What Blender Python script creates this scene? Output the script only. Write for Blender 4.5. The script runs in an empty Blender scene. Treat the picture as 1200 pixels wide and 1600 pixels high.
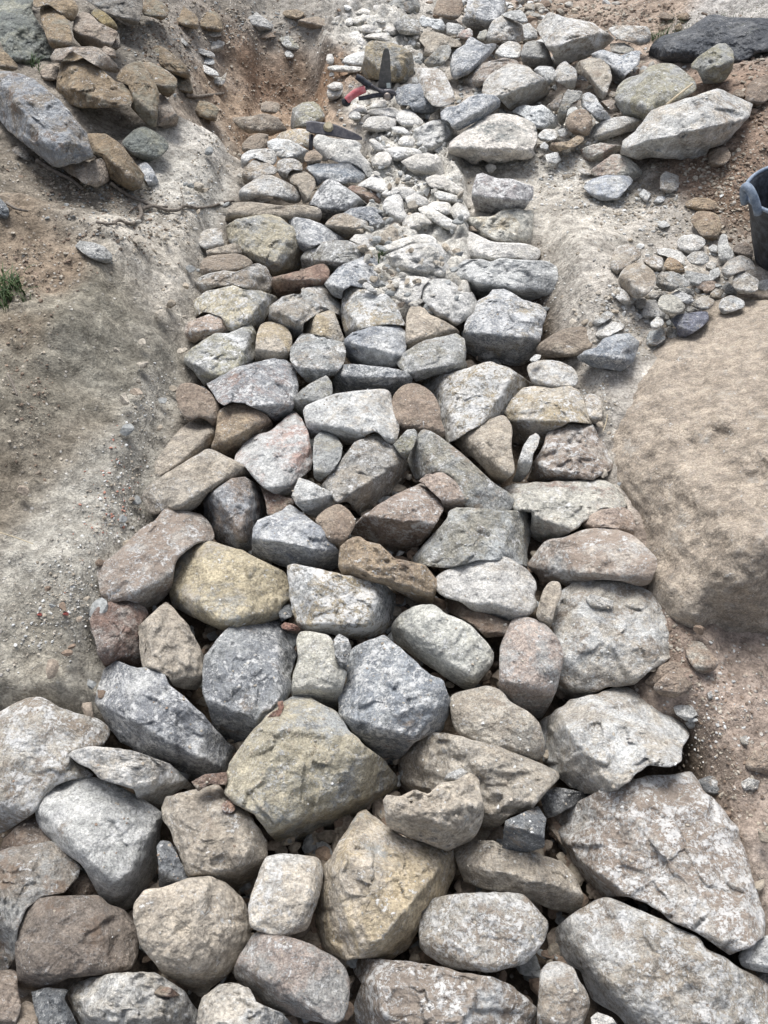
import bpy, math, numpy as np
# ------------------------------------------------------------------ camera, sky, sun, exposure
C = bpy.data.collections.new('site'); bpy.context.scene.collection.children.link(C)
scn = bpy.context.scene
CAM_H, PITCH, FPX, W0, H0 = 1.5, math.radians(49.0), 1256.0, 1200, 1600
cd = bpy.data.cameras.new('camera'); cam = bpy.data.objects.new('camera', cd); C.objects.link(cam)
cam.location = (0, 0, CAM_H); cam.rotation_euler = (math.pi/2 - PITCH, 0, 0)
cd.sensor_fit = 'VERTICAL'; cd.sensor_height = 32.0; cd.lens = FPX/H0*32.0
cd.clip_start = 0.02; cd.clip_end = 500
scn.camera = cam
SUN_EL, SUN_AZ = math.radians(62), math.radians(-14)      # azimuth from +Y, negative = left
wd = bpy.data.worlds.new('World'); scn.world = wd; wd.use_nodes = True
nt = wd.node_tree; bg = nt.nodes['Background']
sky = nt.nodes.new('ShaderNodeTexSky'); sky.sky_type = 'NISHITA'; sky.sun_disc = False
sky.sun_elevation = SUN_EL; sky.sun_rotation = SUN_AZ; sky.air_density = 1.0; sky.dust_density = 4.0; sky.ozone_density = 1.0
hs = nt.nodes.new('ShaderNodeHueSaturation'); hs.inputs['Saturation'].default_value = .50    # thin overcast
nt.links.new(sky.outputs[0], hs.inputs['Color']); nt.links.new(hs.outputs[0], bg.inputs[0]); bg.inputs[1].default_value = 0.078
sl = bpy.data.lights.new('sun', 'SUN'); sl.energy = 1.42; sl.angle = math.radians(30); sl.color = (1.0, .993, .975)
so = bpy.data.objects.new('sun', sl); C.objects.link(so)
so.rotation_euler = (math.pi/2 - SUN_EL, 0, math.pi - SUN_AZ)
scn.view_settings.view_transform = 'Standard'; scn.view_settings.look = 'None'
scn.view_settings.exposure = 1.33; scn.view_settings.gamma = 1.0
# ------------------------------------------------------------------ numpy noise
def _hash(ix, iy, iz, seed):
    n = (ix*73856093) ^ (iy*19349663) ^ (iz*83492791) ^ (seed*2654435)
    n = (n ^ (n >> 13)) & 0x7fffffff
    n = (n*(n*n*15731 + 789221) + 1376312589) & 0x7fffffff
    return n/1073741824.0 - 1.0
def vnoise(p, seed=0):
    p = np.asarray(p, float); i = np.floor(p).astype(np.int64); f = p - i; f = f*f*f*(f*(f*6-15)+10)
    r = 0
    for dx in (0, 1):
        wx = f[..., 0] if dx else 1-f[..., 0]
        for dy in (0, 1):
            wy = f[..., 1] if dy else 1-f[..., 1]
            for dz in (0, 1):
                wz = f[..., 2] if dz else 1-f[..., 2]
                r = r + wx*wy*wz*_hash(i[..., 0]+dx, i[..., 1]+dy, i[..., 2]+dz, seed)
    return r
def fbm(p, oct=4, seed=0, gain=.5):
    a, s, r = 1.0, 1.0, 0
    for k in range(oct):
        r = r + a*vnoise(p*s + 17.3*k, seed+k); a *= gain; s *= 2.03
    return r
def sst(a, b, x):
    t = np.clip((x-a)/(b-a), 0, 1); return t*t*(3-2*t)
def p3(x, y, z=0): return np.stack([x, y, z+0*x], -1)
# ------------------------------------------------------------------ ground relief
def trench(x, y):            # 1 inside the stone-filled trench
    r = (.30*sst(.63, .57, x) + .70*sst(.58, .42, x)) * (.30*sst(-.65, -.59, x) + .70*sst(-.60, -.46, x))
    r = r*(1 - .75*sst(.28, .36, x)*sst(2.45, 2.7, y))
    front = sst(.83, .71, y) * sst(.68, .6, x)
    r = np.maximum(r, front)
    return r * sst(3.45, 3.15, y)
def wallx(y): return np.interp(y, [2.0, 2.4, 3.3, 4.1, 5.2, 8], [.09, .1, .13, -.06, -.10, -.1])
def oldwall(x, y):
    w = np.interp(y, [2.0, 2.5, 3.5, 5], [.16, .19, .17, .26])
    return sst(w+.06, w-.02, np.abs(x-wallx(y))) * sst(2.05, 2.2, y)
def pit(x, y):
    return sst(-1.02, -.68, x) * sst(-.22, -.40, x) * sst(3.22, 3.42, y) * sst(4.62, 4.10, y)
def level(x, y):             # smooth lie of the land, the trench filled to its brim
    x = np.asarray(x, float); y = np.asarray(y, float)
    lb = np.clip(-x-.62, 0, None); rb = np.clip(x-.66, 0, None)*(1-.75*sst(2.2, 1.8, y))
    z = .01 + (.30*lb + .05*sst(0, .06, lb)) * sst(.75, 1.0, y) * (1+.25*sst(2.2, 3.6, y))
    z = z + (.10*rb)*sst(.9, 1.3, y) + .22*np.clip(x-.95, 0, None)*sst(2.2, 3.0, y)
    z = z + .12*np.clip(y-4.2, 0, None)
    xb = np.interp(y, [1.1, 1.39, 1.65, 2.0, 2.4], [-.86, -.79, -.74, -.68, -.70])
    z = z + .085*sst(-.02, .16, xb-x)*sst(1.05, 1.32, y)*sst(2.50, 2.22, y)
    z = z + .075*np.exp(-(((x-.66)/.12)**2 + ((y-2.28)/.27)**2)**1.6)
    z = z + .03*sst(.62, .75, x)*sst(.6, .5, np.abs(x-.95))*sst(2.6, 3.2, y)
    return z
def relief(x, y):
    z = level(x, y)
    z = z - (.13 + .05*sst(1.2, .8, y))*trench(x, y)*(1-oldwall(x, y)) - .21*pit(x, y)*(1-oldwall(x, y))
    z = z + oldwall(x, y)*(.02 - .02*trench(x, y)) - .06*sst(.32, .42, x)*sst(.66, .56, x)*sst(2.65, 2.8, y)*sst(3.35, 3.2, y)*0
    n1 = fbm(p3(x*3.0, y*3.0), 4, 5); n2 = fbm(p3(x*14, y*14), 4, 9, .6)
    rough = .35 + .65*(1-trench(x, y)); ow = oldwall(x, y); n3 = fbm(p3(x*30, y*22), 3, 12, .6)*ow*.012
    n3 = n3 + .004*np.round(2*fbm(p3(x*9, y*9), 3, 15, .6))*(1-trench(x, y))*sst(-.5, -.7, x)
    xb = np.interp(y, [1.1, 1.39, 1.65, 2.0, 2.4], [-.86, -.79, -.74, -.68, -.70])
    hum = sst(.0, .12, xb-x)*sst(1.1, 1.3, y)*sst(2.5, 2.25, y)
    n3 = n3 + hum*(.022*fbm(p3(x*6, y*5), 5, 91, .58) - .022*np.abs(fbm(p3(x*4, y*6), 4, 92)))
    return z + n3 + .024*n1*rough + .009*n2*(1+1.4*oldwall(x, y)+.8*pit(x, y))
CAM = np.array([0, 0, CAM_H])
cp, sp = math.cos(PITCH), math.sin(PITCH)
def rays(px, py):
    a = (np.asarray(px, float)-W0/2)/FPX; b = -(np.asarray(py, float)-H0/2)/FPX
    d = np.stack([a, cp + b*sp, -sp + b*cp], -1)
    return d/np.linalg.norm(d, axis=-1, keepdims=True)
def hit(px, py, lift=0.0, f=level):
    d = rays(px, py); t = np.full(np.shape(px), 1.0)
    for k_ in range(56):
        P = CAM + d*t[..., None]; fn = f if (f is level or k_ > 44 or np.size(t) < 2) else level
        g = P[..., 2] - (fn(P[..., 0], P[..., 1]) + lift)
        t = t + np.clip(g/(-d[..., 2] + .35), -.3, .3)*.8
    return t
def at(px, py, lift=0.0, f=level):
    t = hit(np.array([px], float), np.array([py], float), lift, f)
    return (CAM + rays(px, py)*t[0])
# ------------------------------------------------------------------ materials
def newmat(name):
    m = bpy.data.materials.new(name); m.use_nodes = True; t = m.node_tree
    b = t.nodes['Principled BSDF']; return m, t, b
class NB:
    def __init__(s, t): s.t = t
    def n(s, ty, **k):
        o = s.t.nodes.new(ty)
        for a, v in k.items(): setattr(o, a, v)
        return o
    def put(s, sock, v):
        if isinstance(v, bpy.types.NodeSocket): s.t.links.new(v, sock)
        else: sock.default_value = v
    def math(s, op, a, b=0.0, c=0.0, clamp=False):
        o = s.n('ShaderNodeMath', operation=op); o.use_clamp = clamp
        s.put(o.inputs[0], a); s.put(o.inputs[1], b)
        if len(o.inputs) > 2: s.put(o.inputs[2], c)
        return o.outputs[0]
    def noise(s, vec, scale, detail=5, rough=.55, dist=0.0):
        o = s.n('ShaderNodeTexNoise'); s.put(o.inputs['Vector'], vec); o.inputs['Scale'].default_value = scale
        o.inputs['Detail'].default_value = detail; o.inputs['Roughness'].default_value = rough; o.inputs['Distortion'].default_value = dist
        return o.outputs[0]
    def step(s, v, lo, hi, tlo=0.0, thi=1.0):
        o = s.n('ShaderNodeMapRange'); o.interpolation_type = 'SMOOTHSTEP'
        s.put(o.inputs[0], v); s.put(o.inputs[1], lo); s.put(o.inputs[2], hi); s.put(o.inputs[3], tlo); s.put(o.inputs[4], thi)
        return o.outputs[0]
    def mix(s, f, a, b, mode='MIX'):
        o = s.n('ShaderNodeMix', data_type='RGBA', blend_type=mode); s.put(o.inputs[0], f)
        s.put(o.inputs[6], a); s.put(o.inputs[7], b); return o.outputs[2]
    def attr(s, name, ty='OBJECT'):
        o = s.n('ShaderNodeAttribute', attribute_type=ty, attribute_name=name); return o
    def bump(s, h, dist, strength=1.0, nrm=None):
        o = s.n('ShaderNodeBump'); o.inputs['Distance'].default_value = dist; o.inputs['Strength'].default_value = strength
        s.put(o.inputs['Height'], h)
        if nrm is not None: s.put(o.inputs['Normal'], nrm)
        return o.outputs[0]
def rgb(c): return (c[0], c[1], c[2], 1)
def stone_material():
    m, t, b = newmat('weathered limestone'); N = NB(t)
    tc = N.n('ShaderNodeTexCoord'); oi = N.n('ShaderNodeObjectInfo')
    off = N.n('ShaderNodeVectorMath', operation='SCALE'); off.inputs[0].default_value = (31, 57, 43); N.put(off.inputs['Scale'], oi.outputs['Random'])
    ad = N.n('ShaderNodeVectorMath', operation='ADD'); N.put(ad.inputs[0], tc.outputs['Object']); N.put(ad.inputs[1], off.outputs[0])
    sv = N.n('ShaderNodeVectorMath', operation='SCALE'); N.put(sv.inputs[0], ad.outputs[0]); N.put(sv.inputs['Scale'], N.attr('grain').outputs['Fac'])
    v = sv.outputs[0]
    ca, cb, cdust = N.attr('col_a').outputs['Color'], N.attr('col_b').outputs['Color'], N.attr('col_d').outputs['Color']
    amt, chip, dust, spk = (N.attr(k).outputs['Fac'] for k in ('amt', 'chip', 'dust', 'spk'))
    n1 = N.noise(v, 8.5, 5, .62, .6)
    thr = N.math('SUBTRACT', .72, N.math('MULTIPLY', amt, .44))
    n2 = N.noise(v, 30, 7, .68, .3); nf = N.noise(v, 85, 6, .75, .2)
    nn = N.math('ADD', n1, N.math('MULTIPLY', N.math('SUBTRACT', nf, .5), .55))
    mb = N.step(nn, N.math('SUBTRACT', thr, .11), N.math('ADD', thr, .11), 0, .85)
    col = N.mix(mb, ca, cb)
    col = N.mix(1.0, col, N.mix(N.step(n2, .30, .70), (.66, .66, .67, 1), (1.26, 1.25, 1.24, 1)), 'MULTIPLY')
    n6 = N.noise(v, 210, 5, .75)
    col = N.mix(1.0, col, N.mix(N.step(n6, .28, .72), (.55, .55, .55, 1), (1.42, 1.42, 1.42, 1)), 'MULTIPLY')
    # dust / earth film in patches
    n5 = N.noise(v, 11, 6, .65, .2)
    n5 = N.math('ADD', n5, N.math('MULTIPLY', N.math('SUBTRACT', nf, .5), .45)); td = N.math('SUBTRACT', .76, N.math('MULTIPLY', dust, .5))
    md = N.math('MULTIPLY', N.step(n5, N.math('SUBTRACT', td, .07), N.math('ADD', td, .07)), .85)
    col = N.mix(md, col, N.mix(N.step(n6, .3, .7), N.mix(1.0, cdust, (.78, .78, .78, 1), 'MULTIPLY'), cdust))
    # calcite bruises, veins
    n3 = N.math('ADD', N.math('MULTIPLY', N.noise(v, 24, 6, .75, .5), .5), N.math('MULTIPLY', N.noise(v, 110, 5, .8, .4), .5))
    tch = N.math('SUBTRACT', .625, N.math('MULTIPLY', chip, .16))
    mc = N.step(n3, tch, N.math('ADD', tch, .035))
    nv = N.noise(v, 13, 4, .55, 1.6)
    vein = N.step(N.math('ABSOLUTE', N.math('SUBTRACT', nv, .5)), .012, .002)
    mc = N.math('MAXIMUM', mc, N.math('MULTIPLY', N.math('MULTIPLY', vein, chip), .6))
    col = N.mix(N.math('MULTIPLY', mc, .75), col, (.70, .70, .69, 1))
    # dark pits, lichen specks
    n4 = N.noise(v, 75, 4, .7)
    tp = N.math('ADD', .27, N.math('MULTIPLY', spk, .14))
    mp = N.step(n4, tp, N.math('SUBTRACT', tp, .05))
    col = N.mix(N.math('MULTIPLY', mp, .7), col, (.055, .05, .048, 1))
    ge = N.n('ShaderNodeNewGeometry')
    ed = N.step(ge.outputs['Pointiness'], .515, .60)
    col = N.mix(N.math('MULTIPLY', ed, .40), col, N.mix(.5, col, (.66, .65, .62, 1)))
    t.links.new(col, b.inputs['Base Color']); b.inputs['Roughness'].default_value = .88; b.inputs['Specular IOR Level'].default_value = .25
    h = N.math('ADD', N.math('MULTIPLY', N.noise(v, 26, 6, .62, .4), .012), N.math('MULTIPLY', N.noise(v, 95, 5, .70), .0062))
    h = N.math('ADD', h, N.math('MULTIPLY', n6, .0024))
    v2 = N.n('ShaderNodeTexVoronoi', feature='F1'); v2.inputs['Scale'].default_value = 75; N.put(v2.inputs['Vector'], v)
    h = N.math('ADD', h, N.math('MULTIPLY', N.math('MULTIPLY', v2.outputs['Distance'], n2), .0055))
    vo = N.n('ShaderNodeTexVoronoi', feature='F1'); vo.inputs['Scale'].default_value = 34
    N.put(vo.inputs['Vector'], N.mix(.06, v, N.n('ShaderNodeTexNoise').outputs['Color']))
    h = N.math('ADD', h, N.math('MULTIPLY', vo.outputs['Distance'], .006))
    h = N.math('SUBTRACT', h, N.math('MULTIPLY', mp, .0012)); h = N.math('ADD', h, N.math('MULTIPLY', mc, .0007))
    t.links.new(N.bump(h, 1.0, 1.0), b.inputs['Normal'])
    return m
def ground_material():
    m, t, b = newmat('earth and rock'); N = NB(t)
    tc = N.n('ShaderNodeTexCoord'); v = tc.outputs['Object']
    base = N.attr('soil', 'GEOMETRY').outputs['Color']; rk = N.attr('grit', 'GEOMETRY').outputs['Fac']
    n1 = N.noise(v, 7, 7, .68, .5); n2 = N.noise(v, 38, 6, .7, .3); n3 = N.noise(v, 170, 4, .7)
    col = N.mix(1.0, base, N.mix(N.step(n1, .3, .7), (.66, .65, .63, 1), (1.30, 1.29, 1.27, 1)), 'MULTIPLY')
    col = N.mix(1.0, col, N.mix(N.step(n2, .3, .7), (.62, .61, .60, 1), (1.34, 1.34, 1.33, 1)), 'MULTIPLY')
    col = N.mix(1.0, col, N.mix(N.step(n3, .3, .7), (.7, .7, .7, 1), (1.28, 1.28, 1.28, 1)), 'MULTIPLY')
    vo = N.n('ShaderNodeTexVoronoi', feature='F1'); vo.inputs['Scale'].default_value = 85; N.put(vo.inputs['Vector'], v)
    wc = N.n('ShaderNodeSeparateColor'); N.put(wc.inputs[0], vo.outputs['Color'])
    peb = N.math('MULTIPLY', N.step(vo.outputs['Distance'], .45, .25), N.step(wc.outputs[0], N.math('SUBTRACT', .97, N.math('MULTIPLY', rk, .45)), 1.0))
    col = N.mix(N.math('MULTIPLY', peb, .8), col, N.mix(wc.outputs[1], (.28, .24, .20, 1), (.62, .60, .56, 1)))
    n4 = N.noise(v, 60, 5, .75); mp = N.step(n4, .36, .30)
    col = N.mix(N.math('MULTIPLY', mp, .55), col, (.05, .042, .036, 1))
    t.links.new(col, b.inputs['Base Color']); b.inputs['Roughness'].default_value = .95; b.inputs['Specular IOR Level'].default_value = .15
    h = N.math('ADD', N.math('MULTIPLY', N.noise(v, 20, 7, .66, .3), .020), N.math('MULTIPLY', n3, .0025))
    h = N.math('ADD', h, N.math('MULTIPLY', n2, .008)); h = N.math('ADD', h, N.math('MULTIPLY', peb, .004))
    t.links.new(N.bump(h, 1.0, 1.0), b.inputs['Normal'])
    return m
def grain_material():
    m, t, b = newmat('loose chippings'); N = NB(t)
    base = N.attr('soil', 'GEOMETRY').outputs['Color']; v = N.n('ShaderNodeTexCoord').outputs['Object']
    n = N.noise(v, 120, 5, .7)
    t.links.new(N.mix(1.0, base, N.mix(N.step(n, .3, .7), (.6, .6, .6, 1), (1.3, 1.3, 1.3, 1)), 'MULTIPLY'), b.inputs['Base Color'])
    b.inputs['Roughness'].default_value = .92
    t.links.new(N.bump(n, .004, 1.0), b.inputs['Normal']); return m
def plain(name, c, c2=None, scale=60, rough=.6, metal=0.0, bump=.001, spec=.4):
    m, t, b = newmat(name); N = NB(t); v = N.n('ShaderNodeTexCoord').outputs['Object']
    n = N.noise(v, scale, 5, .7)
    c2 = c2 or tuple(x*1.6+.02 for x in c)
    t.links.new(N.mix(N.step(n, .35, .7), rgb(c), rgb(c2)), b.inputs['Base Color'])
    b.inputs['Roughness'].default_value = rough; b.inputs['Metallic'].default_value = metal; b.inputs['Specular IOR Level'].default_value = spec
    t.links.new(N.bump(n, bump, 1.0), b.inputs['Normal']); return m
M_STONE = stone_material(); M_GROUND = ground_material(); M_GRAIN = grain_material()
# ------------------------------------------------------------------ mesh helpers
def mesh_obj(name, V, F, mat, loc=None, smooth=True, parent=None, quads=None):
    V = np.asarray(V, float)
    if loc is None: loc = np.zeros(3)
    loc = np.asarray(loc, float)
    me = bpy.data.meshes.new(name)
    if quads is not None or isinstance(F, np.ndarray):
        tri = F if isinstance(F, np.ndarray) else np.zeros((0, 3), int)
        q = quads if quads is not None else np.zeros((0, 4), int)
        nl = q.size + tri.size
        me.vertices.add(len(V)); me.vertices.foreach_set('co', (V-loc).astype(np.float32).ravel())
        me.loops.add(nl); me.loops.foreach_set('vertex_index', np.concatenate([q.ravel(), tri.ravel()]).astype(np.int32))
        nf = len(q)+len(tri); me.polygons.add(nf)
        me.polygons.foreach_set('loop_start', np.concatenate([np.arange(len(q))*4, len(q)*4+np.arange(len(tri))*3]).astype(np.int32))
        me.polygons.foreach_set('loop_total', np.concatenate([np.full(len(q), 4), np.full(len(tri), 3)]).astype(np.int32))
        me.update(calc_edges=True)
    else:
        me.from_pydata([tuple(p) for p in (V-loc)], [], [tuple(f) for f in F]); me.update()
    me.polygons.foreach_set('use_smooth', np.full(len(me.polygons), smooth))
    me.materials.append(mat)
    o = bpy.data.objects.new(name, me); C.objects.link(o)
    o.location = loc if parent is None else loc - np.array(parent.location)
    if parent is not None: o.parent = parent
    return o
def tag(o, label=None, cat=None, group=None, kind=None):
    if label: o['label'] = label
    if cat: o['category'] = cat
    if group: o['group'] = group
    if kind: o['kind'] = kind
    return o
def vcol(o, name, cols):
    a = o.data.color_attributes.new(name, 'FLOAT_COLOR', 'POINT')
    a.data.foreach_set('color', np.concatenate([cols, np.ones((len(cols), 1))], 1).astype(np.float32).ravel())
def tube(path, rad, seg=8, closed=False):
    """tube through 3D points; rad = number or list. returns V, F(list)"""
    P = np.asarray(path, float); n = len(P); rad = np.broadcast_to(np.asarray(rad, float), (n,))
    V, F = [], []
    T = np.gradient(P, axis=0) if not closed else (np.roll(P, -1, 0)-np.roll(P, 1, 0))
    T /= np.linalg.norm(T, axis=1, keepdims=True)+1e-12
    up = np.array([0, 0, 1.0]) if abs(T[0, 2]) < .9 else np.array([1.0, 0, 0])
    u = np.cross(T[0], up); u /= np.linalg.norm(u)
    for i in range(n):
        u = u - T[i]*np.dot(u, T[i]); u /= np.linalg.norm(u); w = np.cross(T[i], u)
        for k in range(seg):
            a = 2*math.pi*k/seg; V.append(P[i] + rad[i]*(math.cos(a)*u + math.sin(a)*w))
    m = n if closed else n-1
    for i in range(m):
        for k in range(seg):
            a, b = i*seg+k, i*seg+(k+1) % seg; j = (i+1) % n
            F.append((a, b, j*seg+(k+1) % seg, j*seg+k))
    if not closed:
        F.append(tuple(range(seg))[::-1]); F.append(tuple((n-1)*seg+k for k in range(seg)))
    return np.array(V), F
def spline(pts, n=8):
    P = np.asarray(pts, float); out = []
    for i in range(len(P)-1):
        a, b, c, d = P[max(i-1, 0)], P[i], P[i+1], P[min(i+2, len(P)-1)]
        for k in range(n):
            t = k/n; out.append(.5*(2*b + (c-a)*t + (2*a-5*b+4*c-d)*t*t + (3*b-a-3*c+d)*t**3))
    out.append(P[-1]); return np.array(out)
# ------------------------------------------------------------------ stones
TILES = dict(A=(0,1200,3), B=(400,1200,3), C=(800,1200,3), D=(0,900,3), E=(400,900,3), F=(800,900,3), P=(100,700,4), G=(400,700,4),
 H=(700,700,4), W=(220,500,4), Q=(450,500,4), R=(700,500,4), I=(270,300,4.8), J=(470,300,4.8), K=(670,300,4.8), L=(350,130,4.8),
 M=(550,130,4.8), N=(500,0,6), O=(650,0,6), S=(800,0,6), T=(1000,0,6), U=(700,150,4.8), V=(900,120,4), X=(900,340,4),
 Y=(0,0,4.8), Z=(150,0,4.8), Z2=(340,0,5.4545), a=(0,150,4), px=(0,0,1))
GREY, BLUE, SLATE = (.31,.32,.315), (.26,.28,.305), (.13,.142,.155)
WHITE, CREAM, TAN, BUFF = (.58,.585,.57), (.53,.515,.455), (.34,.295,.235), (.41,.37,.31)
BROWN, DBR, RUST, OCH, OLV, PINK, PURP = (.24,.18,.135), (.15,.12,.095), (.25,.155,.12), (.39,.325,.22), (.26,.245,.195), (.40,.32,.27), (.27,.265,.28)
DT, DG, DB = (.30,.25,.20), (.40,.385,.35), (.20,.15,.115)
# code: col_a, col_b, amt, chip, dust, dust colour, specks
PAL = dict(
 gk=((.235,.252,.27),GREY,.40,.85,.12,DT,.15),
 gl=(WHITE,GREY,.45,.5,.15,DT,.1), gb=(BLUE,WHITE,.30,.75,.10,DT,.15), gd=(SLATE,GREY,.35,.5,.25,DT,.15), gn=(GREY,OLV,.45,.5,.25,DT,.15),
 gt=(GREY,TAN,.50,.6,.25,DT,.15), gp=(WHITE,BUFF,.50,.6,.30,DT,.12), gs=(BLUE,RUST,.28,.6,.20,PINK,.1), gr=(BLUE,BROWN,.5,.4,.2,BROWN,.2),
 gw=(BLUE,(.26,.21,.15),.5,.5,.35,DB,.15), go=(BLUE,OCH,.30,.7,.2,WHITE,.15), ge=((.16,.175,.165),(.27,.27,.22),.4,.25,.3,(.13,.14,.11),.3),
 wt=(WHITE,BUFF,.35,.4,.15,DT,.12), wh=((.66,.65,.62),(.52,.50,.45),.42,.3,.2,DG,.25), ws=((.60,.60,.58),SLATE,.16,.4,.1,DG,.5),
 wr=(CREAM,RUST,.36,.4,.2,DT,.4), wb=((.60,.59,.56),SLATE,.22,.3,.15,DG,.1), ll=((.60,.58,.54),(.10,.125,.13),.32,.4,.25,DG,.35),
 cr=(CREAM,(.38,.37,.31),.40,.35,.12,DT,.15), co=(CREAM,OCH,.36,.3,.1,DG,.3), tn=(BUFF,TAN,.5,.3,.2,DT,.12), tb=((.35,.28,.20),BROWN,.4,.3,.2,DT,.25),
 tp=((.33,.26,.21),PINK,.4,.5,.2,BROWN,.1), tg=(TAN,GREY,.5,.4,.2,DT,.1), dw=(BUFF,WHITE,.42,.6,.35,DT,.15), dt=(TAN,WHITE,.35,.5,.30,DT,.12),
 di=(TAN,(.25,.20,.155),.5,.25,.6,DT,.12), db=(BLUE,WHITE,.45,.6,.95,(.26,.21,.165),.05), ds=((.44,.405,.36),WHITE,.25,.7,.95,(.30,.245,.20),.1),
 dp=(WHITE,DT,.45,.45,.45,DG,.15), bd=((.20,.155,.12),(.14,.11,.09),.4,.25,.4,DB,.15), bg=((.20,.18,.155),GREY,.35,.3,.3,BROWN,.2),
 br=(BROWN,(.28,.225,.17),.45,.2,.3,DT,.12), bw=(BROWN,CREAM,.42,.2,.2,DT,.1), bo=((.215,.175,.125),(.27,.21,.14),.45,.3,.30,OLV,.2), bt=((.33,.28,.23),BROWN,.35,.4,.2,TAN,.1),
 rb=((.22,.135,.10),BROWN,.4,.3,.3,TAN,.1), rr=((.26,.12,.085),BROWN,.3,.2,.1,TAN,0), rs=((.20,.125,.10),(.33,.30,.27),.50,.5,.2,DT,.2),
 rk=((.41,.355,.29),(.30,.255,.205),.42,.25,.35,(.44,.41,.365),.22), rl=((.235,.215,.175),(.145,.13,.10),.50,.35,.35,(.34,.32,.28),.32),
 pk=(PINK,GREY,.5,.5,.2,DT,.15), pr=(WHITE,(.38,.24,.20),.40,.6,.12,DT,.25), pd=((.355,.325,.29),WHITE,.32,.5,.45,(.31,.25,.205),.2),
 pv=(PURP,WHITE,.35,.6,.2,RUST,.2), oc=(GREY,OCH,.62,.7,.10,BLUE,.15), oy=(OCH,GREY,.42,.5,.2,BUFF,.12), oy2=((.30,.24,.13),OLV,.3,.2,.2,BROWN,.2),
 ot=(BUFF,OCH,.45,.5,.15,GREY,.15), on=(GREY,(.33,.31,.21),.5,.5,.2,OLV,.2), og=(GREY,(.45,.40,.28),.6,.55,.12,TAN,.15), bl=((.34,.38,.44),WHITE,.4,.3,.1,DG,.05),
 sl=((.085,.095,.11),(.17,.175,.18),.4,.3,.25,(.11,.115,.08),.3), bv=((.13,.14,.19),GREY,.3,.4,.1,DT,.1))
def poly_center(B):
    """point of the polygon that sees its whole outline best"""
    mn, mx = B.min(0), B.max(0); best, bc = -1e9, B.mean(0)
    nx = np.roll(B, -1, 0); e = nx-B; L = np.linalg.norm(e, axis=1)+1e-9
    for i in np.linspace(.15, .85, 15):
        for j in np.linspace(.15, .85, 15):
            c = mn + (mx-mn)*np.array([i, j]); q = c - B
            d = (e[:, 0]*q[:, 1]-e[:, 1]*q[:, 0])/L
            s = d.min()
            if s > best: best, bc = s, c
    m = B.mean(0); q = m-B; d = ((e[:, 0]*q[:, 1]-e[:, 1]*q[:, 0])/L).min()
    return m if d > .35*best and d > 0 else bc
def simplify(P, tol):
    keep = list(range(len(P)))
    while len(keep) > 6:
        best, bi = 1e9, None
        for i_ in range(len(keep)):
            a_, b_, c_ = P[keep[i_-1]], P[keep[i_]], P[keep[(i_+1) % len(keep)]]
            e_ = c_-a_; d_ = abs(e_[0]*(b_-a_)[1]-e_[1]*(b_-a_)[0])/(np.linalg.norm(e_)+1e-9)
            if d_ < best: best, bi = d_, i_
        if best > tol: break
        keep.pop(bi)
    return P[keep]
def smooth_outline(P, M, mixr, amp, rng):
    n = len(P); out = []
    for i in range(n):
        a, b, c, d = P[(i-1) % n], P[i], P[(i+1) % n], P[(i+2) % n]
        for k in range(12):
            t = k/12; cr = .5*(2*b + (c-a)*t + (2*a-5*b+4*c-d)*t*t + (3*b-a-3*c+d)*t**3); li = b + (c-b)*t
            out.append(cr*mixr + li*(1-mixr))
    out = np.array(out); seg = np.linalg.norm(np.roll(out, -1, 0)-out, axis=1); s = np.concatenate([[0], np.cumsum(seg)])
    o2 = np.vstack([out, out[:1]]); q = np.linspace(0, s[-1], M, endpoint=False)
    R = np.stack([np.interp(q, s, o2[:, 0]), np.interp(q, s, o2[:, 1])], 1)
    for _ in range(0 if mixr < .3 else 1): R = .25*np.roll(R, 1, 0) + .5*R + .25*np.roll(R, -1, 0)
    c = R.mean(0); th = np.arange(M)/M*2*math.pi
    nz = np.zeros(M)
    for k in range(3, 34): nz += rng.normal()*np.cos(k*th + rng.uniform(0, 6.28))/k**.62
    return R + (R-c)/np.linalg.norm(R-c, axis=1, keepdims=True)*(nz*amp)[:, None]
def softp(x, w): return np.where(x > 4*w, x, w*np.log1p(np.exp(np.clip(x/w, -30, 30))))
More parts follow.
